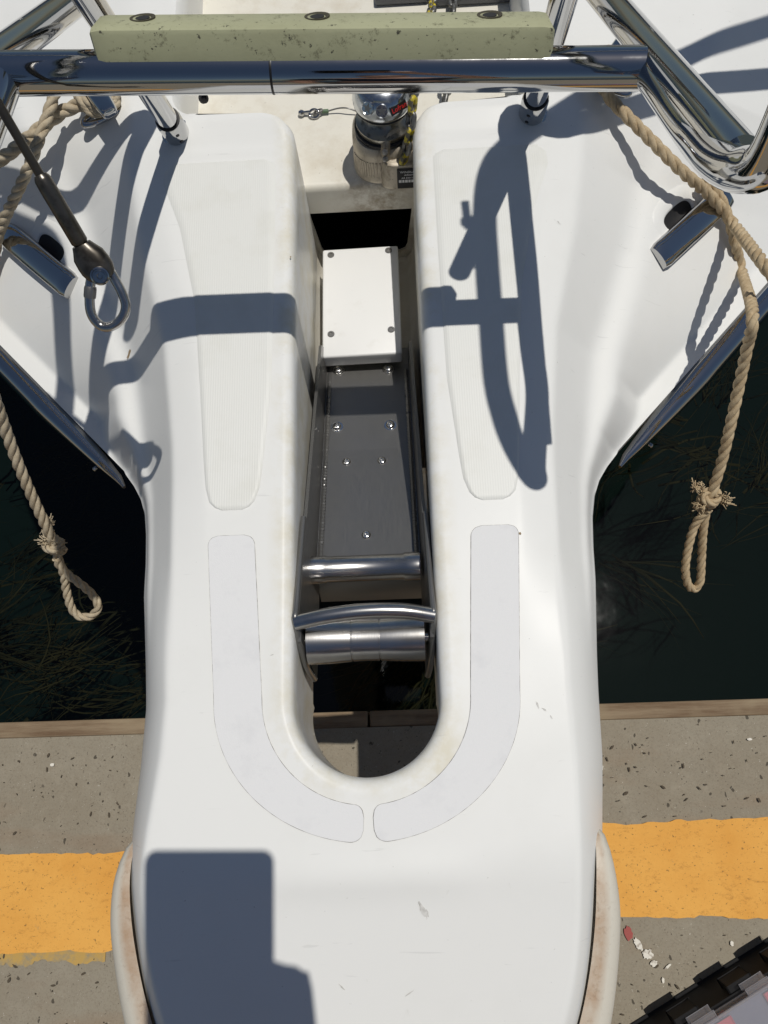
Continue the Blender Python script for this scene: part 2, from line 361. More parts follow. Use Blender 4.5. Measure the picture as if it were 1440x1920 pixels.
for px, py, w, h, rt in ((1196, 1770, .007, .014, .5), (1214, 1789, .012, .010, 0), (1226, 1806, .008, .006, .4), (1243, 1838, .003, .006, 0), (1120, 1430, .012, .008, 1), (1126, 1438, .006, .008, 0), (1405, 1386, .006, .003, 0), (98, 1434, .005, .004, 0), (1252, 1812, .009, .0025, .6), (1372, 1769, .004, .005, 0)):
    blot('dropping', px, py, w, h, paintw, rot=rt)
blot('red_paint_mark', 1178, 1750, .009, .016, redp, th=.0008)
# bits of leaf and bark lying on the concrete
V = []; Fc = []
for i in range(600):
    x = random.choice([random.uniform(-1.1, -.4), random.uniform(.35, 1.2)]); y = random.uniform(-.75, -.02); a = random.uniform(0, 3.14); l = random.choice([.002, .0025, .003, .004, .006]); w = l*random.uniform(.2, .5); z = ZD+.0052; o = len(V)
    if -.42 < y < -.19: continue
    for j in range(7):
        tt = 2*math.pi*j/7; r = random.uniform(.8, 1.1); p = Vector((math.cos(tt)*l*r, math.sin(tt)*w*r, 0)); V.append((x+p.x*math.cos(a)-p.y*math.sin(a), y+p.x*math.sin(a)+p.y*math.cos(a), z+random.uniform(0, .0015)))
    V.append((x, y, ZD)); Fc.append(tuple(range(o, o+7))); Fc += [(o+7, o+(j+1) % 7, o+j) for j in range(7)]
mk('leaf_litter', V, Fc, chip, kind='stuff', smooth=False)
# ================================================================== YACHT
yacht = thing('sailing_yacht', 'white yacht bow with slotted platform nose and steel pulpit, reaching over the pier edge', 'yacht', (0, .5, ZW))
def xrail(y):
    return np.where(y < 1.0, .405+.97*(y-.43), .958+1.1*(1-np.exp(-(np.maximum(y, 1)-1)/1.15)))
rows = []      # (E, O, kind)
for i in range(41):
    th = math.pi/2*i/40; s, c = math.sin(th), math.cos(th); n = 3.2
    rows.append(((.093*s, .041-.093*c), (.311*max(s, 0)**(2/n), .041-.578*max(c, 0)**(2/n)), 0))
OX = ([.041, .1, .2, .25, .30, .34, .37, .40, .43], [.311, .315, .324, .329, .336, .348, .362, .383, .408])
for y in np.linspace(.047, .43, 64): rows.append(((.093, y), (float(np.interp(y, *OX)), y), 0))
for y in np.linspace(.436, .90, 78): rows.append(((.093, y), (float(xrail(y)), y), 1))
def yo(a, b, k, n): return a+(b-a)*k/n
for i in range(1, 11):
    a = math.pi/2*i/10; y = yo(.90, .96, i, 10); rows.append(((.133-.04*math.cos(a), .903+.04*math.sin(a)), (float(xrail(y)), y), 1))
for i in range(1, 15):
    y = yo(.96, 1.05, i, 14); rows.append(((.133+.092*i/14, .943), (float(xrail(y)), y), 1))
for i in range(1, 13):
    a = math.pi/2*i/12; y = yo(1.05, 1.13, i, 12); rows.append(((.225+.06*math.sin(a), 1.003-.06*math.cos(a)), (float(xrail(y)), y), 1))
for i in range(1, 61):
    u = (i/60)**1.3; y = 1.13+2.4*u; rows.append(((.285, 1.003+2.5*u), (float(xrail(y)), y), 1))
E = np.array([r[0] for r in rows]); O = np.array([r[1] for r in rows]); K = np.array([r[2] for r in rows])
NB = int((K == 0).sum())
def smooth01(x): x = np.clip(x, 0, 1); return x*x*(3-2*x)
def sramp(x, w): return np.where(x < -w, 0, np.where(x > w, x, (x+w)**2/(4*w)))
KY = [-.6, .05, .15, .25, .35, .40, .56, .74, .86, 1.0, 1.3, 4]
def knuckles(y):
    sh = np.interp(y, KY, [.245, .248, .254, .260, .265, .268, .287, .333, .352, .36, .37, .4])
    va = np.interp(y, KY, [.289, .290, .298, .306, .319, .332, .362, .428, .462, .52, .66, .9])
    return sh, va
def prof(ax, y):
    """deck height from a few longitudinal knuckle lines"""
    sh, va = knuckles(y)
    zv = np.interp(y, KY, [.045, .045, .055, .068, .088, .100, .112, .115, .100, .045, .05, .06])
    xr = np.where(y < .43, np.interp(y, *OX), xrail(y)); zr = np.interp(y, [0, .2, .3, .37, .43, .80, 4], [.085, .095, .125, .165, .21, .24, .14])
    w = np.clip((xr-va)*.34, 0, .040)
    cr = np.clip((ax-(sh-.050))/.050, 0, 1); cz = np.interp(y, [.1, .35, .75, .95], [0, .014, .012, 0])
    k0, k1, k2, k4 = sh, va, va+w, xr; k3 = np.maximum(xr-.045, k2+.85*(xr-k2)*smooth01((.66-y)/.22)); k3 = np.maximum(k3, k2+.5*(xr-k2))
    a = np.clip((ax-k0)/(k1-k0), 0, 1); z = -cz*cr**1.3-(zv-cz)*a
    b = np.clip((ax-k1)/np.maximum(k2-k1, 1e-4), 0, 1); z = z-.003*b
    c = np.clip((ax-k2)/np.maximum(k3-k2, 1e-4), 0, 1); z = z-(zr-zv-.007)*c
    d = np.clip((ax-k3)/np.maximum(k4-k3, 1e-4), 0, 1); z = z-.004*d
    return z
def NOSEB(x, y): return .0036*np.exp(-((y+.165)/.021)**2)*np.exp(-(np.abs(x)/.13)**4)
def height(x, y):
    ax = np.abs(x); z = 0; W = 0
    sh, va = knuckles(y); wd = .006+.012*smooth01((ax-sh)/(va-sh))*smooth01((y-.12)/.5)*smooth01((va+.12-ax)/.08)+.016*smooth01((y-.95)/.3)
    for q in np.linspace(-1, 1, 9):
        wt = 1-abs(q)*.8; z = z+wt*prof(ax+q*wd, y); W += wt
    z = z/W
    z = z-.24*sramp(-.155-y, .022)                                           # the nose falls away towards its tip
    z = z+NOSEB(ax, y)
    z = z+np.exp(-((y-.882)/.009)**2)*.0026*smooth01((.33-ax)/.05)           # moulded ridge behind the foot panels
    z = z+.26*np.minimum(sramp(y-.884, .004), .05)*smooth01((.31-ax)/.06)*(y < 1.2)
    return z
S = np.concatenate([np.linspace(0, .12, 14)[:-1], np.linspace(.12, .86, 62)[:-1], np.linspace(.86, 1, 16)])
LIP = .016
_u = np.linspace(0, 1, 200); _s = .85*smooth01(_u/.22)+1.75*_u**1.6; _i = np.concatenate([[0], np.cumsum((_s[1:]+_s[:-1])/2)/199])
def ROLL(q): return np.interp(q, _u, _i)
def half(sign):
    V = []; cols = None
    for r in range(len(rows)):
        e, o, k = E[r], O[r], K[r]; d = np.linalg.norm(o-e); P = e[None]+(o-e)[None]*S[:, None]
        z = height(P[:, 0], P[:, 1]); dist = S*d
        q = np.clip(1-dist/LIP, 0, 1); z = z-LIP*(1-np.sqrt(1-q*q*.999))
        f = float(smooth01((.26-e[1])/.20)) if e[1] > .05 else 1.                   # edge roll of the nose, fading into the flare
        R = .078-.015*(r/40)**3 if e[1] < .042 else o[0]-float(np.interp(e[1], [.05, .2, .3, .4], [.248, .257, .261, .268])); q2 = np.clip(1-(d-dist)/R, 0, 1)
        z2 = height(np.minimum(P[:, 0], 1.), P[:, 1])
        nose = NOSEB(P[:, 0], P[:, 1])-.24*sramp(-.155-P[:, 1], .022)-LIP*(1-np.sqrt(1-q*q*.999))-R*ROLL(q2)*(.74+.26*min(1, r/40)**3)
        z = z*(1-f)+nose*f
        nx, ny = (e-o)/d
        wall = [(-.20 if k == 0 else -.46), -.10, -.04]
        for j, zz in enumerate(wall):
            off = -.016*(1-(r/40)**3) if r < 41 else 0.
            off *= (1, .6, .2)[j]
            if k == 1 and e[1] > .91: zz = max(zz, -.16)
            V.append((e[0]+nx*off, e[1]+ny*off, zz+(z[0] if r < 41 else 0)))
        V += [(P[i, 0], P[i, 1], z[i]) for i in range(len(S))]
        if k == 0:
            for a, b in ((.004, .03), (.026, .075), (.085, .12), (d-.03, .15)):
                V.append((o[0]+nx*a, o[1]+ny*a, min(z[-1]-b, -.05) if a < .05 else max(-.21+(z[-1]+.115), z[-1]-b)))
        else:
            for a, b in ((.0, .012), (.0, .02), (.0, .03), (.0, .04)): V.append((o[0], o[1], z[-1]-b))
    n = 3+len(S)+4
    if sign < 0: V = [(-a, b, c) for a, b, c in V]
    Fc = []
    for r in range(len(rows)-1):
        for c in range(n-1):
            f = (r*n+c, r*n+c+1, (r+1)*n+c+1, (r+1)*n+c); Fc.append(f if sign > 0 else f[::-1])
    return V, Fc, n
HC = (.556, .822)                                                            # hawse hole centres
def inhole(p):
    dx, dy = abs(p[0])-HC[0]+.022, p[1]-HC[1]; c = math.sqrt(.5); a, b = (dx+dy)*c, (dx-dy)*c
    return abs(a) < .039 and abs(b) < .019
def skew(p):
    """the nose moulding leans a little to the left of the slot's centre line"""
    return (p[0]-.014*float(smooth01((.03-p[1])/.22))*float(smooth01((abs(p[0])-.10)/.10)), p[1], p[2])
V, Fc, n1 = half(1); V2, F2, _ = half(-1); o = len(V); ALL = [skew(p) for p in V+V2]
FA = Fc+[tuple(q+o for q in f) for f in F2]
FA = [f for f in FA if not any(inhole(ALL[i]) for i in f)]
bm = bmesh.new(); bv = [bm.verts.new(v) for v in ALL]
for f in FA: bm.faces.new([bv[i] for i in f])
bmesh.ops.remove_doubles(bm, verts=[v for v in bm.verts if abs(v.co.x) < 1e-4], dist=1e-4)
frombm('deck_moulding', bm, gel, yacht, smooth=48)
def Z(x, y):
    """height of the deck moulding at a point (flat inside the nose)"""
    if y < .3: return float(-.24*sramp(np.array(-.155-y), .022)+NOSEB(np.array(x), np.array(y)))
    return float(height(np.array([abs(x)]), np.array([y]))[0])
# hull topsides down to the waterline
V = []; Fc = []
R1 = list(range(NB-1, len(rows)))
for sg in (1, -1):
    b0 = len(V); m_ = 12
    for r in R1:
        o_ = O[r]; zt = Z(o_[0], o_[1])-.03
        w = np.array([max(0., .66*(o_[1]-.43)), o_[1]+.20*math.exp(-(o_[1]-.43)*.5)])
        for j in range(m_+1):
            u = j/m_; p = o_*(1-u**.8)+w*u**.8; V.append((sg*p[0], p[1], zt*(1-u)+(-1.75)*u))
    for i in range(len(R1)-1):
        for j in range(m_):
            a = b0+i*(m_+1)+j; f = (a, a+1, a+m_+2, a+m_+1); Fc.append(f[::-1] if sg > 0 else f)
# closing web under the nose
a = [i*0+j for j in range(m_+1)]; b = [len(R1)*(m_+1)+j for j in range(m_+1)]
for j in range(m_): Fc.append((a[j], a[j+1], b[j+1], b[j]))
mk('hull', V, Fc, gel, yacht)
# well behind the pods, with the windlass floor, riser and anchor locker opening
ZF, YR = -.12, .905
well = bmesh.new()
def quad(bm, *P): bm.faces.new([bm.verts.new(p) for p in P])
def floor_mesh():
    V = []; xs = np.linspace(-.30, .30, 25); pr_ = [(YR, ZF-.067), (YR, ZF-.012), (YR+.002, ZF-.005), (YR+.006, ZF-.001), (YR+.012, ZF)]+[(y, ZF) for y in np.linspace(.93, 1.42, 12)]+[(1.46, ZF+.01), (1.5, ZF+.06), (1.52, ZF+.11), (1.6, ZF+.125), (3.5, ZF+.16)]
    for y, z in pr_:
        for x in xs: V.append((x, y, z))
    n = len(xs); return V, [(i*n+j, i*n+j+1, (i+1)*n+j+1, (i+1)*n+j) for i in range(len(pr_)-1) for j in range(n-1)]
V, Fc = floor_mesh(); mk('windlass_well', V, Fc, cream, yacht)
z0, z1 = ZF-.067, ZF-.192
rim = [(-.0955, YR, z0), (-.085, YR, z1+.02), (-.081, YR, z1+.007), (-.070, YR, z1), (.066, YR, z1), (.077, YR, z1+.007), (.081, YR, z1+.02), (.0905, YR, z0)]
V = rim+[(p[0], YR+.006, p[2]-(.0 if i in (0, 7) else .003)) for i, p in enumerate(rim)]
outer = [(-.1, YR, z0), (-.1, YR, -.2), (-.1, YR, -.34), (-.07, YR, -.34), (.066, YR, -.34), (.1, YR, -.34), (.1, YR, -.2), (.1, YR, z0)]; V += outer
Fc = [(i, i+1, 8+i+1, 8+i) for i in range(7)]+[(16+i, 16+i+1, i+1, i) for i in range(7)]
mk('locker_frame', V, Fc, cream, yacht, smooth=30)
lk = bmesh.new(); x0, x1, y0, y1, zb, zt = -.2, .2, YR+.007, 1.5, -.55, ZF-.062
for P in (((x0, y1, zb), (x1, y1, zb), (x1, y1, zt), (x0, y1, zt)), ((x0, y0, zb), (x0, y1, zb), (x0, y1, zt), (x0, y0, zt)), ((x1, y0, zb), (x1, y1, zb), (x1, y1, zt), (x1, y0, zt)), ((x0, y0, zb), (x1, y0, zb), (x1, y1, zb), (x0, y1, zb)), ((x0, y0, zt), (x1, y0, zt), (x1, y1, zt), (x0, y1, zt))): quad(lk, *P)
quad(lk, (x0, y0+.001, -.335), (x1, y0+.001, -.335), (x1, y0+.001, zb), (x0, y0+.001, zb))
frombm('anchor_locker', lk, Mat('locker_shade', (.03, .03, .03, 1), .8), yacht, smooth=False)  # locker interior coloured near-black in place of its enclosed shade
# bed under the anchor channel
BED = [(.903, -.330), (.86, -.325), (.70, -.292), (.60, -.30), (.50, -.36), (.40, -.44)]
V = []
for y, z in BED:
    for x in (-.094, -.088, -.078, .078, .088, .094): V.append((x, y, z+(.05 if abs(x) > .09 else .015 if abs(x) > .08 else 0)))
mk('channel_bed', V, [(i*6+j, i*6+j+1, (i+1)*6+j+1, (i+1)*6+j) for i in range(len(BED)-1) for j in range(5)], cream, yacht)
# ribbed foot panels on the pods
PL = ([.298, .302, .31, .33, .36, .48, .70, .852, .860, .866], [.163, .153, .146, .139, .1355, .1245, .122, .122, .126, .14])
PRr = ([.298, .302, .31, .33, .36, .48, .62, .75, .83, .852, .866], [.190, .200, .208, .2135, .217, .227, .240, .268, .297, .296, .282])
for sg in (-1, 1):
    V = []; ys = np.concatenate([np.linspace(.298, .33, 9), np.linspace(.34, .84, 60), np.linspace(.845, .866, 7)]); n = 26
    for y in ys:
        a, b = np.interp(y, *PL), np.interp(y, *PRr)
        for j in range(n):
            x = a+(b-a)*j/(n-1); edge = min(j, n-1-j) == 0 or y in (ys[0], ys[-1]); V.append((sg*x, y, Z(x, y)+(.0002 if edge else .0022)))
    Fc = [(i*n+j, i*n+j+1, (i+1)*n+j+1, (i+1)*n+j) for i in range(len(ys)-1) for j in range(n-1)]
    if sg < 0: Fc = [f[::-1] for f in Fc]
    mk('ribbed_foot_panel', V, Fc, ribm, yacht)
# grip tape strips round the slot
def jstrip(grow, lift):
    inn = [(.1455, .262), (.132, .046)]; out = [(.208, .262), (.193, .046)]
    C = []
    for i in range(31): u = i/30; C.append((np.array(inn[0])*(1-u)+np.array(inn[1])*u, np.array(out[0])*(1-u)+np.array(out[1])*u))
    for i in range(1, 61):
        a = math.pi/2*i/60*.975; C.append((np.array((.132*math.cos(a), .046-.129*math.sin(a))), np.array((.193*math.cos(a), .046-.171*math.sin(a)))))
    ln = [0]
    for p, q in zip(C, C[1:]): ln.append(ln[-1]+np.linalg.norm((q[0]+q[1]-p[0]-p[1])/2))
    Ltot = ln[-1]; st = list(np.linspace(0, .016, 8))+list(np.linspace(.02, Ltot-.02, 110))+list(np.linspace(Ltot-.016, Ltot, 8))
    rc = .014; R = []
    for s in st:
        k = min(np.searchsorted(ln, s, 'right')-1, len(C)-2); u = (s-ln[k])/(ln[k+1]-ln[k]); a = C[k][0]*(1-u)+C[k+1][0]*u; b = C[k][1]*(1-u)+C[k+1][1]*u
        e = min(s, Ltot-s); ins = rc-math.sqrt(max(0, rc*rc-(rc-min(e, rc))**2)); w = np.linalg.norm(b-a); d = (b-a)/w
        tdir = np.array((-d[1], d[0])); ext = grow*((1 if s < Ltot/2 else -1) if e < .02 else 0)
        R.append((a+d*(ins-grow)+tdir*ext, b-d*(ins-grow)+tdir*ext))
    V = []; n = 10
    for a, b in R:
        for j in range(n): p = a+(b-a)*j/(n-1); V.append((p[0], p[1], Z(p[0], p[1])+lift))
    return V, [(i*n+j, i*n+j+1, (i+1)*n+j+1, (i+1)*n+j) for i in range(len(R)-1) for j in range(n-1)]
for sg in (1, -1):
    for nm, g, lf, mt_ in (('grip_strip', 0, .0016, grip), ('strip_edge', .0006, .0009, gripedge)):
        V, Fc = jstrip(g, lf); V = [(sg*x, y, z) for x, y, z in V]
        if sg > 0: Fc = [f[::-1] for f in Fc]
        if nm == 'grip_strip': gs = mk(nm, V, Fc, mt_, yacht)
        else: mk(nm, V, Fc, mt_, gs)
scuff = Mat('grey_scuff', (.50, .49, .46, 1), .6); scuff.over(scuff.fac(scuff.noise(90, 4), .4, .6), (.70, .69, .66, 1))
brown = Mat('brown_chip', (.30, .22, .13, 1), .7)
def scuffmark(px, py, w, h, rot, mt_, n=14):
    c = at(px, py, 0)
    for _ in range(10): c = at(px, py, Z(c.x, c.y))
    P = []
    for i in range(n):
        a = 2*math.pi*i/n; r = random.uniform(.6, 1.15); x, y = math.cos(a)*w*r, math.sin(a)*h*r; x, y = c.x+x*math.cos(rot)-y*math.sin(rot), c.y+x*math.sin(rot)+y*math.cos(rot); P.append(Vector((x, y, Z(x, y)+.0005)))
    mk('scuff_mark', P+[Vector((c.x, c.y, Z(c.x, c.y)+.0006))], [(i, (i+1) % n, n) for i in range(n)], mt_, yacht)
for q in ((792, 1704, .003, .012, .4, scuff), (800, 1712, .002, .008, .45, scuff), (1008, 1322, .0015, .005, .3, scuff), (1020, 1330, .0012, .004, .9, scuff), (1034, 1345, .001, .003, .5, scuff), (242, 664, .003, .009, -.5, brown), (930, 358, .0006, .005, -.35, scuff), (1048, 418, .0008, .004, .7, scuff), (545, 482, .0012, .002, 0, brown), (975, 1000, .002, .002, 0, brown), (510, 1228, .003, .0006, .3, scuff), (640, 1850, .001, .006, .8, scuff), (768, 1862, .0008, .007, -1, scuff)): scuffmark(*q)
# corner fenders along the nose
for sg in (1, -1):
    P = []
    for i in range(60):
        th = math.radians(8+(83-8)*i/59); s, c = math.sin(th), math.cos(th); n = 3.2
        x, y = .311*s**(2/n), .041-.578*c**(2/n); P.append(Vector((x, y, Z(x, y)-.085)))
    fr = frames(P); V = []; AC = []; k = 22
    for i, (p, (tt, u, v)) in enumerate(zip(P, fr)):
        nrm = Vector((tt.y, -tt.x, 0)).normalized(); nrm = nrm if nrm.x*1+nrm.y*-.2 > 0 or p.x < .05 and nrm.y < 0 else -nrm
        e = min(1, (59-i)/9); sc = math.sqrt(max(.0, 1-(1-e)**2))*.98+.02
        for j in range(k):
            a = math.pi*(j/(k-1)); t_ = (.034+.040*(1-i/59)**1.3)*sc; w_ = .062*(.55+.45*sc)
            xx = math.sin(a)**.7*t_; zz = math.cos(a)*w_*.5
            g = (1-i/59)**1.2; q = p+nrm*(xx-.018-.026*g)+Vector((0, 0, zz+.028*sc+.022*g)); V.append(skew((q.x*sg, q.y, q.z))); AC.append(min(1, xx/t_ if t_ > 1e-4 else 0) if zz > 0 else 1)
    Fc = [(i*k+j, i*k+j+1, (i+1)*k+j+1, (i+1)*k+j) for i in range(59) for j in range(k-1)]
    if sg < 0: Fc = [f[::-1] for f in Fc]
    ob = mk('corner_fender', V, Fc, fendm, yacht)
    at_ = ob.data.attributes.new('across', 'FLOAT', 'POINT'); at_.data.foreach_set('value', AC)
# stainless rubbing strake along the gunwale
for sg in (1, -1):
    P = []; r0 = NB-2
    for r in range(r0, len(rows), 3): P.append(Vector((sg*(O[r][0]+.0115), O[r][1]-.0115, Z(O[r][0], O[r][1])-.020)))
    pr_ = [(.022*math.cos(a)*(1 if math.cos(a) > 0 else 1.3), .023*math.sin(a)) for a in np.linspace(0, 2*math.pi, 18, endpoint=False)]
    sc = [min(1, .12+.88*(i/9)**.7) for i in range(len(P))]
    V, Fc = sweep(P, pr_, scale=sc); st = mk('rubbing_strake', V, Fc, chrome, yacht, smooth=50)
    for i in range(3, 60, 8):
        if i < len(P)-1: lathe('strake_screw', [(.004, -.004), (.004, .001), (.0025, .0025), (.0005, .003)], P[i]+Vector((sg*.013, -.013, -.008)), (sg*.6, -.6, .25), chrome, st, k=10)
# fairlead chafe plates and hawse holes
for sg in (1, -1):
    a = Vector((sg*.488, .738, 0)); b = Vector((sg*.628, .872, 0)); a.z = Z(a.x, a.y)+.002; b.z = Z(b.x, b.y)+.002
    d = (b-a).normalized(); nrm = Vector((sg*.25, -.25, .9)).normalized(); s_ = d.cross(nrm)
    P = [a+d*((b-a).length*i/16) for i in range(17)]; pr_ = [(.013*math.sin(x)**.6, .023*math.cos(x)) for x in np.linspace(0, math.pi, 16)]+[(-.006, -.023), (-.006, .023)]
    sc = [.88 if i in (0, 16) else 1 for i in range(17)]
    V, Fc = sweep(P, pr_, scale=sc, up=nrm); mk('fairlead_plate', V, Fc, chrome, yacht, smooth=45)
    c = Vector((sg*(HC[0]-.022), HC[1], 0)); c.z = Z(c.x, c.y); ex = Vector((sg*1, 1, 0)).normalized(); ey = Vector((sg*1, -1, 0)).normalized()
    def oval(A, B, dz): return [c+ex*(A*math.copysign(abs(math.cos(q))**.7, math.cos(q)))+ey*(B*math.copysign(abs(math.sin(q))**.8, math.sin(q)))+Vector((0, 0, dz)) for q in np.linspace(0, 2*math.pi, 28, endpoint=False)]
    def fit(P, dz): return [Vector((p.x, p.y, Z(p.x, p.y)+dz)) for p in P]
    rings = [fit(oval(.058, .037, 0), -.001), fit(oval(.053, .032, 0), .0012), fit(oval(.038, .0155, 0), .002), fit(oval(.036, .0135, 0), -.001), oval(.035, .013, -.03), oval(.032, .011, -.10)]
    V = sum(rings, []); Fc = [(i*28+j, i*28+(j+1) % 28, (i+1)*28+(j+1) % 28, (i+1)*28+j) for i in range(5) for j in range(28)]
    hw = mk('hawse_hole', V, Fc, gel, yacht)
    P = oval(.0365, .0138, 0); P = [Vector((p.x, p.y, Z(p.x, p.y)-.003)) for p in P]; mk('hole_shade_sheet', P+[c+Vector((0, 0, -.012))], [(i, (i+1) % 28, 28) for i in range(28)], dark, hw)  # near-black sheet across the mouth stands in for shade inside the hole
# drain in the well wall
lathe('drain', [(.008, -.002), (.008, .003), (.005, .003), (.004, -.001)], at(377, 181, -.02)+Vector((.004, -.004, 0)), (.6, -.5, .6), dark, yacht, k=16)
# ------------------------------------------------------------------ anchor channel
A_, B_, C_ = at(676, 690, -.262), at(678, 848, -.205), at(686, 1042, -.132)
def zch(y): return float(np.interp(y, [.05, C_.y-.05, C_.y, B_.y, A_.y, .95], [-.25, -.185, C_.z, B_.z, A_.z, -.32]))
HWC = lambda y: float(np.interp(y, [C_.y, A_.y], [.080, .0755]))
ysf = [A_.y+.04, A_.y, .5, B_.y+.006, B_.y, .3, C_.y, C_.y-.017, C_.y-.032, C_.y-.047, C_.y-.057]
zsf = [zch(y) for y in ysf]; zsf[7:] = [C_.z-.004, C_.z-.014, C_.z-.032, C_.z-.056]
V = []
for y, z in zip(ysf, zsf): h = HWC(y)-.002; V += [(-h, y, z), (h, y, z), (h, y, z-.006), (-h, y, z-.006)]
Fc = []
for i in range(len(ysf)-1):
    for j in range(4): Fc.append((i*4+j, i*4+(j+1) % 4, (i+1)*4+(j+1) % 4, (i+1)*4+j))
chan = mk('anchor_channel', V, Fc, steel, yacht, smooth=25)
V = []; yy = [B_.y+.004, B_.y-.006, .3, C_.y, C_.y-.015, C_.y-.030]; zz = [zch(yy[0]), zch(yy[1]), zch(.3), C_.z, C_.z-.003, C_.z-.013]
for y, z in zip(yy, zz): V += [(-.067, y, z+.0004), (.067, y, z+.0004), (.067, y, z+.0030), (-.067, y, z+.0030)]
mk('lower_plate', V, [(i*4+j, i*4+(j+1) % 4, (i+1)*4+(j+1) % 4, (i+1)*4+j) for i in range(5) for j in range(4)]+[(0, 1, 2, 3), (20, 21, 22, 23)], steel, chan, smooth=25)
for sg in (1, -1):
    bot = [(.68, -.285), (.44, -.235), (.25, -.165), (.10, -.14), (.078, -.130)]; top = [(.645, -.195), (.44, -.115), (.26, -.045), (.155, -.006), (.120, -.022)]
    V = []
    for (y, z), (y2, z2) in zip(bot, top):
        fl = np.interp(y, [.08, .25, .68], [.083, .082, .0775]); ft = np.interp(y2, [.12, .16, .645], [.090, .0905, .0800])
        V += [(sg*fl, y, z), (sg*ft, y2, z2), (sg*(ft-.005), y2, z2+.0008), (sg*(fl-.005), y, z)]
    Fc = [(i*4+j, i*4+(j+1) % 4, (i+1)*4+(j+1) % 4, (i+1)*4+j) for i in range(4) for j in range(4)]+[(0, 1, 2, 3), (16, 17, 18, 19)]
    mk('cheek_plate', V, Fc, steel, chan, smooth=25)
    # rounded rod edging on the cheek's front
    tube('cheek_rod', spline([(sg*.087, .30, -.058), (sg*.0895, .17, -.008), (sg*.090, .142, -.006), (sg*.086, .095, -.07), (sg*.081, .078, -.125)], 6), .0042, steel, chan, k=10)
    P = [Vector((sg*(HWC(y)-.0075), y, zch(y)+.002)) for y in np.linspace(A_.y-.01, C_.y, 220)]
    rr = [.0028+.0012*abs(math.sin(i*.9))+random.uniform(0, .0007) for i in range(220)]; tube('weld_bead', P, rr, steel, chan, k=6)
def onchan(px, py):
    lo, hi = -.4, .0
    for _ in range(40):
        mid = (lo+hi)/2; p = at(px, py, mid)
        if mid < zch(p.y): lo = mid
        else: hi = mid
    return at(px, py, mid)
for px, py in ((635, 695), (728, 693), (632, 801), (732, 798), (650, 868), (716, 866), (687, 1005)):
    p = onchan(px, py); nn = Vector((0, .25, 1)).normalized()
    bo = lathe('bolt', [(.0105, 0), (.0105, .0012), (.0075, .0014), (.0075, .003), (.0068, .0048), (.0050, .0060), (.0026, .0064), (.0024, .0035), (.0001, .0034)], p, nn, boltm, chan, k=18)
# rollers and the bow bar
c = at(686, 1065, -.098)
lathe('chain_roller', [(.004, -.080), (.0205, -.0795), (.0205, -.058), (.0192, -.056), (.0192, .054), (.0210, .057), (.0210, .0785), (.004, .079)], c, (1, 0, 0), roll, chan, k=40)
c = at(687, 1198, -.060)
lathe('bow_roller', [(.006, -.0795), (.0325, -.079), (.0318, -.05), (.0300, -.020), (.0285, -.0195), (.0285, -.0180), (.0298, -.0175), (.0295, .0), (.0298, .0175), (.0285, .018), (.0285, .0195), (.0300, .020), (.0318, .05), (.0325, .079), (.006, .0795)], c, (1, 0, 0), roll, chan, k=48)
tube('roller_pin', [c+Vector((-.088, 0, 0)), c+Vector((.086, 0, 0))], .006, roll, chan, k=14)
tube('bow_bar', spline([(-.090, .143, -.006), (-.05, .149, .001), (0, .153, .004), (.05, .152, .002), (.090, .146, -.006)], 8), .0105, roll, chan, k=18)
# white cover plate
_a, _b = at(668, 464, -.232), at(677, 666, -.214); ym, zm = (_a.y, _a.z), (_b.y, _b.z)
d = Vector((0, ym[0]-zm[0], ym[1]-zm[1])); ln = d.length; d.normalize(); nn = Vector((0, -d.z, d.y))
cpl = Vector((-.007, (ym[0]+zm[0])/2, (ym[1]+zm[1])/2))
plate = box('cover_plate', cpl-nn*.016, ((1, .012, 0), d, nn), (.139, ln, .032), wht, yacht, bev=.004)
for sx, sy in ((-1, .44), (1, .45), (-1, -.30), (1, -.29)):
    p = cpl+d*ln*sy+Vector((sx*.053-.001, sx*.0006, 0))+nn*.0009
    lathe('screw', [(.0062, -.001), (.0062, .0006), (.0056, .0011), (.003, .0011), (.0026, -.0003), (.0001, -.0003)], p, nn, steel, plate, k=16)
# ------------------------------------------------------------------ pulpit
pul = tube('pulpit', [(-.322, .6452, .3935), (.322, .6335, .3655)], .0205, chrome, yacht, k=36)
lathe('rail_seam', [(.0207, -.0012), (.0209, 0), (.0207, .0012)], atd(518, 130, .776)*0+Vector((-.055, .6404, .3818)), (1, -.018, -.043), black, pul, k=36)
RB = .0178
def up_from(px, py, h): return at(px, py, 0)-SL*h
Mr = Vector((.322, .6335, .3655)); B1 = atd(1304, 250, .700)
tipR = [Mr, Mr.lerp(B1, .5), B1, atd(1346, 299, .652), atd(1396, 318, .606), atd(1450, 288, .572), up_from(986, 872, .585)]
upR = [up_from(964, 833, .64), up_from(946, 786, .675), up_from(929, 714, .69)]+[up_from(x, y, .70) for x, y in ((919, 590), (912, 490), (908, 400), (916, 330), (943, 283), (1010, 238), (1150, 150), (1440, -15), (1900, -270))]
tube('side_loop', spline(tipR+upR, 8), RB, chrome, pul, k=26)
tipL = [Vector((-.322, .6452, .3935))]+[Vector((-p.x, p.y, p.z)) for p in tipR[2:]]
tube('side_loop', spline(tipL+[Vector((-p.x, p.y, p.z)) for p in upR], 8), RB, chrome, pul, k=26)
JR, KR = atd(1385, 291, .637), atd(1139, 0, .878)
JL, KL = atd(-150, 216, .68), atd(142, 0, .92)
aft = [up_from(1060, 240, .335), up_from(1200, 165, .345), up_from(1440, 62, .345), up_from(1900, -120, .345)]
lowR = [JR.lerp(KR, q) for q in (0, .25, .5, .75, 1, 1.25, 1.45)]+aft
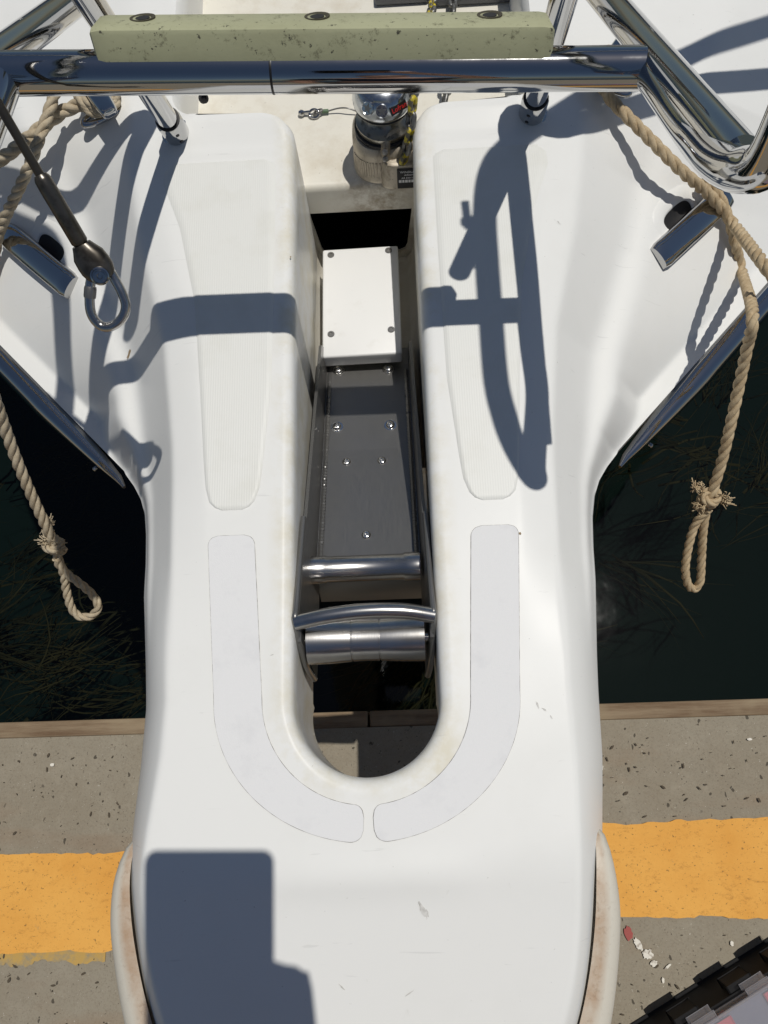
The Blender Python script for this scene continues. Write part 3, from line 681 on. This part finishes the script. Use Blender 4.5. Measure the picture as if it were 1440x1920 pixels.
lowL = [JL.lerp(KL, q) for q in (0, .25, .5, .75, 1, 1.25, 1.45)]+[Vector((-p.x, p.y, p.z)) for p in aft]
tube('lower_rail', spline(lowR, 8), RB*.95, chrome, pul, k=26)
tube('lower_rail', spline(lowL, 8), RB*.95, chrome, pul, k=26)
for sg, bp_ in ((1, at(990, 236, -.004)), (-1, at(341, 246, -.004))):
    tp = Vector((sg*.258, .772, .350)); bp_ = Vector((sg*.279, .922, Z(.279, .922)-.004)); d = (tp-bp_).normalized()
    sp = tube('stanchion', [bp_+d*.05, tp+d*.14], .0160, chrome, pul, k=24)
    lathe('stanchion_socket', [(.0235, 0), (.0235, .004), (.0205, .006), (.0200, .058), (.0185, .062), (.0180, .064), (.0160, .0645)], bp_, d, chrome, pul, k=32)
    lathe('socket_ring', [(.0184, .0632), (.0187, .064), (.0184, .0655), (.016, .066)], bp_, d, dark, pul, k=28)
    for q in (.02, .045):
        u = (Vector((-.4*sg, -.8, .1))-d*Vector((-.4*sg, -.8, .1)).dot(d)).normalized(); lathe('grub_screw', [(.003, -.002), (.003, .0008), (.001, .0008)], bp_+d*q+u*.0203, u, dark, pul, k=10)
# bow light clamped to the upper rail (its shadow lies on the starboard pod)
q = up_from(902, 462, .69); lt = box('bow_light', q, ((1, .12, 0), (-.12, 1, 0), (0, 0, 1)), (.030, .105, .03), black, pul, bev=.008)
tube('light_bracket', [q+Vector((-.018, .030, 0)), q+Vector((-.020, .078, 0))], .0062, steel, pul, k=10)
lathe('bracket_knob', [(.001, -.008), (.008, -.007), (.009, 0), (.008, .007), (.001, .008)], q+Vector((-.020, .042, 0)), (0, 1, 0), black, pul, k=12)
P = [q+Vector((-.016+.016*math.cos(a), -.026+.0115*math.sin(a), -.005)) for a in np.linspace(0, 2*math.pi, 25)[:-1]]; tube('ring', P, .002, steel, pul, k=8, closed=True)
# the weathered step bolted on the cross bar
n_ = Vector((0, .45, .893)).normalized(); d_ = Vector((0, .893, -.45)).normalized()
p1 = Vector((.001, .634, .402)); cs = p1+n_*.0135+d_*.029
BX = Vector((1, -.018, -.043)).normalized(); hw_, dp, hh = .2235, .050, .025
prf = [(0, -.004), (0, hh-.006), (.0015, hh-.002), (.006, hh), (dp-.006, hh), (dp-.001, hh-.004), (dp, hh-.010), (dp, -.004), (dp-.012, -.004), (dp-.016, -.001), (.016, -.001), (.012, -.004)]
V = []; xs = [-1, -.985, -.95, -.9]+list(np.linspace(-.85, .85, 12))+[.9, .95, .985, 1]
for x in xs:
    e = (1-abs(x))*hw_; ins = .008-math.sqrt(max(0, .008**2-(.008-min(e, .008))**2))
    for a, b in prf:
        aa = min(max(a, ins), dp-ins); bb = b if b < .01 else b-ins*.8
        V.append(p1+BX*(x*hw_-.002)+d_*aa+n_*bb)
k = len(prf); Fc = [(i*k+j, i*k+(j+1) % k, (i+1)*k+(j+1) % k, (i+1)*k+j) for i in range(len(xs)-1) for j in range(k)]+[tuple(range(k)), tuple(range((len(xs)-1)*k, len(xs)*k))]
step = mk('pulpit_step', V, Fc, olive, yacht, smooth=40, label='weathered olive plastic step on the cross bar')
for px in (293, 602, 908):
    # shallow bolt holes; dark colours stand in for the shade of their depth
    base = p1+d_*.033+n_*(hh+.0004); x = atd(px, 26, .80).x; c = base+BX*(x-base.x)
    lathe('bolt_hole', [(.0125, -.0012), (.0125, .0006), (.0105, .0006), (.0085, -.0006), (.008, -.0009), (.0001, -.0009)], c, n_, Mat('hole_shade', lin(70, 66, 52), .8), step, k=20)
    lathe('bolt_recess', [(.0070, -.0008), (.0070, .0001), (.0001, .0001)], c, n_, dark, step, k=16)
# ------------------------------------------------------------------ windlass
wc = Vector((.048, .962, ZF))
body = [(1.0, 0), (1.0, .006), (.98, .008), (.97, .055), (.95, .064), (.86, .070)]
V = []; k = 40
def oval2(s, z, dx=0, dy=0): return [wc+Vector((dx+s*.056*math.copysign(abs(math.cos(a))**.75, math.cos(a)), dy+s*.055*math.copysign(abs(math.sin(a))**.75, math.sin(a)), z)) for a in np.linspace(0, 2*math.pi, k, endpoint=False)]
for s, z in body: V += oval2(s, z)
Fc = [(i*k+j, i*k+(j+1) % k, (i+1)*k+(j+1) % k, (i+1)*k+j) for i in range(5) for j in range(k)]+[tuple(range(5*k, 6*k))]
wl = mk('windlass', V, Fc, alu, yacht, smooth=40)
for i in range(15):                                                          # cast ribs on the front
    a = math.radians(205+i*5.4); r1 = 1.0
    p = wc+Vector((.0548*math.copysign(abs(math.cos(a))**.75, math.cos(a)), .0540*math.copysign(abs(math.sin(a))**.75, math.sin(a)), .012))
    tube('casting_rib', [p, p+Vector((0, 0, .034))], .0013, alu, wl, k=6)
lathe('gasket', [(.046, .069), (.049, .071), (.049, .077), (.045, .079)], wc, (0, 0, 1), dark, wl)
lathe('chain_gypsy', [(.044, .077), (.046, .080), (.046, .088), (.034, .096), (.030, .104), (.034, .112), (.044, .118), (.045, .121)], wc, (0, 0, 1), gyp, wl)
lathe('drum_groove', [(.0455, .121), (.0468, .123), (.0455, .1255)], wc, (0, 0, 1), dark, wl)
lathe('windlass_drum', [(.045, .125), (.0475, .128), (.048, .134), (.0465, .142), (.042, .152), (.036, .160), (.026, .164), (.024, .168), (.012, .169), (.0005, .169)], wc, (0, 0, 1), cap, wl, k=48)
def ondome(a, el):                                                            # point and normal on the drum's shoulder
    r, z = .0415+.0065*(1-el), .134+.020*el
    return wc+Vector((math.cos(a)*r, math.sin(a)*r, z)), Vector((math.cos(a)*.86, math.sin(a)*.86, .5)).normalized()
for ad in (238, 268):
    p, nn = ondome(math.radians(ad), .72); xd = Vector((-nn.y, nn.x, 0)).normalized()*1
    lathe('star_disc', [(.0105, -.002), (.0105, .0014), (.0094, .0022), (.0086, .0012), (.0001, .0012)], p, nn, cap, wl, k=20)
    yd = nn.cross(xd); pts = []
    for i in range(10):
        r = .0078 if i % 2 == 0 else .0032; q = math.pi/2+i*math.pi/5; pts.append(p+nn*.0010+xd*r*math.cos(q)+yd*r*math.sin(q))
    prism('star', pts, nn, .0011, steel, wl)
p, nn = ondome(math.radians(303), .60); xd = Vector((-nn.y, nn.x, 0)).normalized()
lb = box('drum_label', p+nn*.0005, (xd, nn.cross(xd), nn), (.030, .0125, .0014), black, wl, bev=.0004, seg=1)
text('label_lettering', 'Lofrans', p+nn*.0014+xd*.003, xd, nn, .0105, red_ink, wl)
# chain stripper housing with data plate on the starboard side
hs = Vector((.075, .914, ZF)); P = []
V = []; k = 24
for s, z in ((1, .0), (1, .006), (.96, .008), (.94, .045), (.86, .052), (.7, .054)):
    for a in np.linspace(0, 2*math.pi, k, endpoint=False): V.append(hs+Vector((s*.036*math.copysign(abs(math.cos(a))**.6, math.cos(a)), s*.020*math.copysign(abs(math.sin(a))**.6, math.sin(a)), z)))
mk('stripper_housing', V, [(i*k+j, i*k+(j+1) % k, (i+1)*k+(j+1) % k, (i+1)*k+j) for i in range(5) for j in range(k)]+[tuple(range(5*k, 6*k))], alu, wl, smooth=40)
tube('stripper_arm', spline([hs+Vector((-.026, .0, .04)), hs+Vector((-.026, .004, .075)), hs+Vector((-.018, .016, .088)), hs+Vector((-.004, .022, .09))], 5), [.009]*6+[.008]*10, alu, wl, k=10)
for dz in (.062, .078): lathe('arm_bolt', [(.005, 0), (.005, .003), (.002, .004)], hs+Vector((-.027, -.009, dz)), (0, -1, .3), steel, wl, k=8)
dp_ = hs+Vector((.012, -.0205, .026)); dn = Vector((0, -1, .06)).normalized()
box('data_plate', dp_, ((1, 0, 0), dn.cross(Vector((1, 0, 0))), dn), (.042, .044, .0012), black, wl, bev=.0003, seg=1)
for s, dz, h in (('WINDLASS', .016, .0062), ('AIRON', .009, .0052), ('AR 500/1000', .002, .0048), ('12 V DC 80 A', -.018, .0045)):
    text('plate_lettering', s, dp_+dn*.0009+Vector((-.001, 0, dz)), (1, 0, 0), dn, h, white_ink, wl)
for i in range(7): box('plate_mark', dp_+dn*.0009+Vector((-.016+i*.0052, 0, -.0055)), ((1, 0, 0), dn.cross(Vector((1, 0, 0))), dn), (.0036 if i % 2 else .0046, .006, .0003), white_ink, wl, bev=0)
# ------------------------------------------------------------------ deck cleats
def cleat(sg):
    c = Vector((sg*.402, .985, 0)); c.z = Z(.402, .985)+.004; dh = Vector((-sg*.30, -.52, 0)).normalized(); cr = Vector((-dh.y, dh.x, 0))
    P = []
    for a in np.linspace(0, 2*math.pi, 36)[:-1]: P.append(c+cr*(.042*math.copysign(abs(math.cos(a))**.6, math.cos(a)))+dh*(.009*math.sin(a)+.002))
    cl = tube('deck_cleat', P, .0052, chrome, yacht, k=12, closed=True)
    for q in (-.024, .024): tube('cleat_leg', [c+cr*q*.6, c+cr*q*.5+Vector((0, 0, .028))], .009, chrome, cl, k=14)
    Q = [c-dh*.085+Vector((0, 0, .040)), c-dh*.04+Vector((0, 0, .034)), c+Vector((0, 0, .034)), c+dh*.045+Vector((0, 0, .040)), c+dh*.052+Vector((0, 0, .041))]
    pr_ = [(.010*math.copysign(abs(math.cos(a))**.6, math.cos(a)), .0155*math.copysign(abs(math.sin(a))**.6, math.sin(a))) for a in np.linspace(0, 2*math.pi, 20, endpoint=False)]
    Q = spline(Q, 6); N = len(Q); V, Fc = sweep(Q, pr_, scale=[.45+.6*(1-abs(2*i/(N-1)-1)**1.6) for i in range(N)]); mk('cleat_horn', V, Fc, chrome, cl, smooth=50)
    return c, cr, dh
cR = cleat(1); cL = cleat(-1)
# hatch on the foredeck behind the well
hz = ZF
for px, w, nm in ((752, .10, 'deck_hatch'), (885, .14, 'deck_hatch')):
    p = at(px, -34, hz); box(nm, p+Vector((0, 0, .010)), XYZ, (w, .115, .016), Mat('grey_hatch', lin(98, 100, 104), .5), yacht, bev=.004)
# ================================================================== LOOSE THINGS
def chainthing(path, label, name='anchor_chain', pitch=.023, r=.0040, wd=.0130, pattern=None, cat='chain'):
    P = [Vector(p) for p in path]; Q = spline(P, 12); ln = [0.]
    for a, b in zip(Q, Q[1:]): ln.append(ln[-1]+(b-a).length)
    root = thing(name, label, cat, tuple(P[0]), 'anchor chain lengths by the windlass'); n = int(ln[-1]/pitch); base = {}
    fr = frames(Q)
    lk_ = [Vector((0, math.cos(a)*wd*.62, math.sin(a)*wd*.62)) for a in ()]
    for i in range(n):
        s = (i+.5)*pitch; j = max(0, min(len(Q)-2, int(np.searchsorted(ln, s))-1)); u = (s-ln[j])/(ln[j+1]-ln[j]); p = Q[j].lerp(Q[j+1], u); tt, uu, vv = fr[j]
        a = math.pi/4+(math.pi/2 if i % 2 else 0); w = uu*math.cos(a)+vv*math.sin(a); h = tt.cross(w)
        mt_ = pattern(i, n) if pattern else galv; key = mt_.m.name
        if key not in base:
            C = []
            for q in np.linspace(0, 2*math.pi, 25)[:-1]:
                x, y = math.cos(q), math.sin(q); C.append(Vector(((wd-r)*.62*y*1.0, 0, 0))+Vector((0, (pitch*.5+r*.0)*0+math.copysign(pitch*.24, x)*(1 if abs(x) > .02 else 0)+x*(wd-r)*.62, 0)))
            V, Fc = sweep(C, circ(r, 8), closed=True); me = bpy.data.meshes.new('chain_link'); me.from_pydata([tuple(v) for v in V], [], Fc); me.update(); me.materials.append(mt_.m)
            me.polygons.foreach_set('use_smooth', [True]*len(me.polygons)); base[key] = me
        o = bpy.data.objects.new('chain_link', base[key]); COL.objects.link(o); o.parent = root; o.matrix_parent_inverse = Matrix.Translation(-wloc(root))
        mm = Matrix.Identity(4)
        for c_, v_ in enumerate((w, tt, h)): mm[0][c_], mm[1][c_], mm[2][c_] = v_
        mm.translation = p; o.matrix_basis = mm
    return root
chainthing([at(756, 306, -.066), at(761, 284, -.040), at(768, 252, -.008), at(772, 215, .018), at(776, 178, .040), at(784, 130, .034), at(800, 70, -.03), at(812, 5, -.095), at(822, -60, -.11)], 'yellow and grey galvanised anchor chain leading aft from the windlass drum', pattern=lambda i, n: yell if i % 2 == 0 else galv)
chainthing([at(812, 250, -.11), at(826, 218, -.085), at(836, 178, -.07), at(842, 120, -.08), at(848, 40, -.10), at(850, -40, -.11)], 'plain grey length of chain lying right of the windlass, partly under the cross bar', pattern=lambda i, n: galv)
# retaining pin on its wire lanyard
lp = thing('pin_lanyard', 'small silver ball pin on a thin wire lanyard lying left of the windlass', 'lanyard', tuple(at(565, 212, ZF)))
z = ZF+.006
lathe('ball_pin', [(.0005, -.006), (.0045, -.004), (.006, 0), (.0045, .004), (.0028, .0055), (.0028, .016), (.0001, .0165)], at(565, 212, z), (1, .0, .1), chrome, lp, k=16)
P = [at(589, 213, z)+Vector((.0085*math.cos(a), .0065*math.sin(a), .003*math.sin(a))) for a in np.linspace(0, 2*math.pi, 25)[:-1]]; tube('ring', P, .0022, chrome, lp, k=8, closed=True)
P = [at(596, 210, z)+Vector((.008*math.cos(a), .004*math.sin(a), .004*math.cos(a))) for a in np.linspace(0, 2*math.pi, 25)[:-1]]; tube('thimble', P, .0018, steel, lp, k=8, closed=True)
tube('crimp', [at(603, 209, z), at(616, 208, z)], .0034, Mat('green_crimp', lin(92, 116, 88), .5), lp, k=10)
tube('wire', spline([at(616, 208, z), at(635, 203, z+.004), at(652, 203, z+.006), at(672, 210, z)], 6), .0013, steel, lp, k=8)
# hanging wire with its snap hook
tet = thing('wire_strop', 'dark wire strop with steel snap hook hanging beside the left pod', 'strop', tuple(atd(200, 560, .82)))
b0 = atd(0, 200, .72); b1 = atd(77, 331, .765); b2 = atd(152, 458, .803)
far = b0+(b0-b1).normalized()*.32
tube('wire', [far, b0, b1], .0046, wirem, tet, k=12)
d = (b2-b1).normalized(); tube('swage', [b1-d*.002, b1+d*.001, b1+d*.003, b1+d*.012, b2-d*.003, b2], [.006, .0078, .0085, .0088, .0088, .007], sock, tet, k=18)
b3 = atd(190, 514, .815)
side = FW.cross(d).normalized(); face = d.cross(side).normalized()
V = []; sec = [(0, .010, .008), (.12, .012, .009), (.35, .0165, .010), (.6, .0175, .0105), (.8, .0175, .0105), (1.0, .0155, .010), (1.12, .012, .009), (1.18, .004, .005)]; k = 20
for u, w, h in sec:
    p = b2.lerp(b3, u); V += [p+side*(w*math.copysign(abs(math.cos(a))**.8, math.cos(a)))+face*(h*math.copysign(abs(math.sin(a))**.8, math.sin(a))) for a in np.linspace(0, 2*math.pi, k, endpoint=False)]
mk('fork_end', V, [(i*k+j, i*k+(j+1) % k, (i+1)*k+(j+1) % k, (i+1)*k+j) for i in range(len(sec)-1) for j in range(k)]+[tuple(range(k)), tuple(range((len(sec)-1)*k, len(sec)*k))], sock, tet, smooth=50)
pc = b3-d*.001; fd = face if face.dot(FW) < 0 else -face
lathe('fork_pin', [(.0095, .010), (.0095, .0135), (.0080, .0142), (.0072, .0130), (.0060, .0130), (.0055, .0145), (.0030, .0145), (.0022, .0130), (.0001, .0130)], pc, fd, chrome, tet, k=24)
C2 = [atd(*q, dd) for *q, dd in ((172, 520, .818), (168, 560, .825), (172, 590, .832), (188, 610, .838), (208, 612, .838), (228, 598, .836), (236, 575, .831), (229, 550, .826), (216, 525, .821), (204, 506, .816), (188, 500, .814))]
tube('snap_hook', spline(C2, 8, closed=True), .0052, roll, tet, k=14, closed=True)
lathe('gate_collar', [(.0060, -.006), (.0064, -.004), (.0064, .004), (.006, .006)], atd(169, 548, .823), (atd(172, 520, .818)-atd(168, 575, .828)), steel, tet, k=14)
# mooring ropes
def zt(px, py, dz):
    """a point lying dz above the deck moulding under a pixel"""
    z = 0.
    for _ in range(25): p = at(px, py, z); z = Z(p.x, p.y)+dz
    return at(px, py, z)
def coil(cl, mat, parent, R):
    c, cr, dh = cl; P = []
    for i in range(70):
        a = i/70*2*math.pi*2.6; P.append(c-dh*(.012+.010*i/70)+cr*(.026*math.cos(a))+dh*(.030*math.sin(a))*.9+Vector((0, 0, .014+.010*i/70)))
    return rope('cleat_turns', P, R, mat, parent)
ra = rope('mooring_rope', spline([zt(1128, 160, .03), zt(1150, 192, .028), zt(1172, 214, .035), zt(1220, 262, .055), zt(1280, 322, .055), zt(1322, 358, .036), zt(1346, 383, .030), zt(1378, 424, .038), atd(1440, 506, 1.13), atd(1530, 628, 1.16)], 8), .0094, rope_tan)
tag(ra, 'tan mooring rope running taut from the right cleat over the fairlead and out of view', 'rope', 'mooring ropes on the bow'); coil(cR, rope_tan, ra, .0085)
def hang(name, label, P, R, knot, loop, fr_):
    root = thing(name, label, 'rope', tuple(P[0]), 'mooring ropes on the bow')
    rope('rope_fall', spline(P, 8), R, knot[1], root)
    rope('eye_loop', spline(loop, 7), R*.86, knot[1], root)
    k = knot[0]; Q = [k+Vector((.0105*math.cos(a*2.2)*(1+.2*math.sin(a)), .0105*math.sin(a*2.2), -.02*(a/6.28)+.012)) for a in np.linspace(0, 8.5, 44)]
    rope('knot', Q, R*.8, knot[1], root)
    for v in fr_: fray('frayed_end', k+Vector(v[:3]), v[3:], knot[1], root, n=60, ln=.011, spread=.45, r=.0010)
    return root
kR = atd(1331, 934, 1.30)
hang('mooring_rope', 'tan hanging rope with frayed knot and eye, dangling over water off the right fairlead',
     [zt(1318, 338, .03), zt(1346, 364, .03), zt(1362, 398, .022), zt(1378, 455, .016), zt(1393, 515, .016), atd(1411, 588, 1.10), atd(1401, 650, 1.13), atd(1388, 712, 1.17), atd(1371, 790, 1.21), atd(1352, 870, 1.26), kR], .0086, (kR, rope_tan),
     [kR, atd(1322, 970, 1.33), atd(1318, 1000, 1.35), atd(1315, 1050, 1.38), atd(1313, 1088, 1.40), atd(1303, 1104, 1.41), atd(1290, 1096, 1.40), atd(1285, 1065, 1.38), atd(1292, 1020, 1.36), atd(1303, 985, 1.34), atd(1320, 962, 1.32), atd(1330, 955, 1.31)],
     [(-.018, .012, .01, -.6, .5, .3), (.022, -.004, .0, .9, -.2, 0), (-.012, -.01, -.005, -.8, -.3, 0)])
la = rope('mooring_rope', spline([zt(172, 178, .03), zt(150, 196, .028), zt(120, 208, .034), zt(86, 233, .05), zt(50, 262, .06), zt(5, 296, .065), zt(-90, 360, .05)], 8), .0106, rope_pale)
tag(la, 'pale mooring rope leading left and forward from the left cleat out of view', 'rope', 'mooring ropes on the bow'); coil(cL, rope_pale, la, .009)
kL = atd(102, 1022, 1.36)
hang('mooring_rope', 'pale rope passing outboard by the left fairlead, with frayed knot and eye over the water',
     [zt(104, 172, .06), zt(84, 232, .075), zt(62, 292, .08), zt(40, 345, .075), zt(14, 398, .055), zt(-4, 446, .035), zt(-14, 500, .02), zt(-40, 580, .02), atd(-40, 660, 1.10), atd(-14, 735, 1.14), atd(8, 800, 1.19), atd(34, 870, 1.24), atd(62, 935, 1.29), atd(86, 986, 1.33), kL], .0090, (kL, rope_pale),
     [kL, atd(110, 1050, 1.38), atd(120, 1078, 1.40), atd(124, 1105, 1.42), atd(134, 1140, 1.44), atd(150, 1156, 1.45), atd(172, 1154, 1.45), atd(184, 1137, 1.44), atd(174, 1116, 1.43), atd(150, 1094, 1.41), atd(128, 1078, 1.40), atd(112, 1060, 1.385), atd(106, 1048, 1.375)],
     [(-.004, .03, .02, .2, .8, .5), (-.006, .004, .01, -.3, .3, .6), (.008, -.006, .0, .6, .2, .3)])
# tackle organiser at the pier's lower right
tb = thing('tackle_box', 'black tackle organiser with clear lid over red dividers at the bottom right corner', 'box', tuple(at(1400, 1900, ZD)))
zt_ = -.65; e0 = at(1338, 1920, zt_); e1 = at(1508, 1812, zt_); ex = (e1-e0); ex.z = 0; ex.normalize(); ey = Vector((ex.y, -ex.x, 0)); 
c0 = e0+ex*.02; H_ = zt_-ZD-.005; cc = Vector((c0.x, c0.y, 0))+ey*.15
body_c = cc+Vector((0, 0, ZD+.004+H_/2-.02))
box('tray', body_c, (ex, ey, (0, 0, 1)), (.44, .30, H_-.045), blackp, tb, bev=.006)
lidc = cc+Vector((0, 0, zt_-.022)); bm = bmesh.new()
lid = box('clear_lid', lidc+Vector((0, 0, .016)), (ex, ey, (0, 0, 1)), (.445, .305, .004), clearp, tb, bev=.0015)
for s_, w_, dd in ((ey, .445, .305/2-.002), (-ey, .445, .305/2-.002)):
    box('lid_wall', lidc+s_*dd, (ex, s_, (0, 0, 1)), (w_, .003, .03), clearp, tb, bev=.001, seg=1)
for i in range(4):
    for j in range(3):
        cp = lidc+ex*(-.16+.107*i)+ey*(-.098+.093*j)+Vector((0, 0, -.010)); box('compartment', cp, (ex, ey, (0, 0, 1)), (.100, .086, .03), greypl, tb, bev=.004); box('divider', cp+ex*.053+Vector((0, 0, .006)), (ex, ey, (0, 0, 1)), (.030, .086, .032), redpl, tb, bev=.002)
for q in (-.15, -.03, .09, .19):
    box('latch', lidc-ey*.158+ex*q+Vector((0, 0, -.006)), (ex, ey, (0, 0, 1)), (.046, .008, .030), clearp, tb, bev=.002)
    box('hinge_lug', body_c-ey*.156+ex*(q-.02)+Vector((0, 0, .03)), (ex, ey, (0, 0, 1)), (.05, .022, .05), blackp, tb, bev=.002)
# the photographer's tablet and the photographer, who cast the shadow on the nose
tab = thing('tablet_device', 'dark tablet held up level over the nose, casting the rounded shadow', 'tablet', tuple(CAM))
tcn = CAM-FW*.010+RT*(-.0473)+UP*(-.112)
box('tablet_body', tcn, (RT, UP, FW), (.155, .268, .008), blackp, tab, bev=.0035)
# round the plan corners by swapping the mesh for a rounded slab
ob = [o for o in tab.children][0]; bm = bmesh.new(); P = []
for sx, sy, a0 in ((1, 1, 0), (-1, 1, 90), (-1, -1, 180), (1, -1, 270)):
    for i in range(7): a = math.radians(a0+15*i); P.append(tcn+RT*(sx*(.0775-.014)+.014*math.cos(a))+UP*(sy*(.134-.014)+.014*math.sin(a))-FW*.004)
bpy.data.objects.remove(ob); prism('tablet_body', P, FW, .008, blackp, tab)
def skinbody(name, J, B, mat, parent, lv=1):
    me = bpy.data.meshes.new(name); me.from_pydata([j[0] for j in J], B, []); me.update(); o = bpy.data.objects.new('tmp', me); COL.objects.link(o)
    sm = o.modifiers.new('s', 'SKIN'); sm.use_smooth_shade = True; ss = o.modifiers.new('u', 'SUBSURF'); ss.levels = lv
    for i, j in enumerate(J): me.skin_vertices[0].data[i].radius = (j[1], j[1]*(j[2] if len(j) > 2 else 1)); me.skin_vertices[0].data[i].use_root = (i == 0)
    bpy.context.view_layer.update(); m2 = bpy.data.meshes.new_from_object(o.evaluated_get(bpy.context.evaluated_depsgraph_get())); bpy.data.objects.remove(o); m2.name = name
    return link(name, m2, mat, parent)
per = thing('person', 'photographer in navy shirt and grey shorts holding a tablet up', 'person', (.06, -.80, ZD))
rh = tcn+RT*.101-UP*.034-FW*.020
def P3(*a): return Vector(a)
wr = rh+Vector((.004, -.085, -.035))
J = [(P3(.06, -.82, .02), .13), (P3(.06, -.81, .22), .135), (P3(.06, -.80, .40), .15), (P3(.06, -.79, .52), .10), (P3(.06, -.775, .60), .055), (P3(.06, -.765, .68), .058), (P3(.06, -.74, .76), .085), (P3(.06, -.75, .86), .075),
     (P3(.24, -.80, .50), .062), (P3(.31, -.58, .42), .046), (wr, .029), (rh, .030),
     (P3(-.12, -.80, .50), .062), (P3(-.18, -.78, .24), .046), (P3(-.17, -.70, .02), .030), (P3(-.165, -.68, -.06), .030),
     (P3(.16, -.82, -.02), .095), (P3(.17, -.80, -.36), .062), (P3(.17, -.83, -.72), .040), (P3(.17, -.72, -.79), .030),
     (P3(-.04, -.82, -.02), .095), (P3(-.05, -.80, -.36), .062), (P3(-.05, -.83, -.72), .040), (P3(-.05, -.72, -.79), .030)]
Bn = [(0, 1), (1, 2), (2, 3), (3, 4), (4, 5), (5, 6), (6, 7), (3, 8), (8, 9), (9, 10), (10, 11), (3, 12), (12, 13), (13, 14), (14, 15), (0, 16), (16, 17), (17, 18), (18, 19), (0, 20), (20, 21), (21, 22), (22, 23)]
n0 = len(J)
for k in range(4):                                                            # fingers under the tablet, thumb on its face
    b = rh+UP*(.030-.020*k); ln = (.072, .080, .075, .060)[k]
    J += [(b+FW*.014-RT*.014, .0085), (b+FW*.031-RT*(.02+ln*.35), .0082), (b+FW*.030-RT*(.02+ln*.75), .0075), (b+FW*.026-RT*(.02+ln), .006)]; q = n0+4*k; Bn += [(11, q), (q, q+1), (q+1, q+2), (q+2, q+3)]
q = len(J); J += [(rh+UP*.026, .027)]; Bn += [(11, q)]
q = len(J); J += [(rh-UP*.02-FW*.012-RT*.010, .011), (rh+UP*.005-FW*.014-RT*.036, .0095), (rh+UP*.015-FW*.012-RT*.056, .0075)]; Bn += [(11, q), (q, q+1), (q+1, q+2)]
skinbody('body', J, Bn, skinm, per)
J2 = [(P3(.06, -.82, .06), .150), (P3(.06, -.81, .22), .148), (P3(.06, -.80, .40), .162), (P3(.06, -.79, .53), .112), (P3(.24, -.80, .50), .078), (P3(.285, -.68, .455), .070), (P3(-.12, -.80, .50), .078), (P3(-.16, -.79, .34), .070)]
skinbody('shirt', J2, [(0, 1), (1, 2), (2, 3), (3, 4), (4, 5), (3, 6), (6, 7)], shirtm, per)
J3 = [(P3(.06, -.82, .06), .152), (P3(.16, -.82, -.04), .11), (P3(.17, -.805, -.34), .085), (P3(-.04, -.82, -.04), .11), (P3(-.05, -.805, -.34), .085)]
skinbody('shorts', J3, [(0, 1), (1, 2), (0, 3), (3, 4)], shortm, per)
skinbody('hair', [(P3(.06, -.79, .80), .075), (P3(.06, -.78, .88), .082), (P3(.06, -.74, .905), .07)], [(0, 1), (1, 2)], hairm, per)
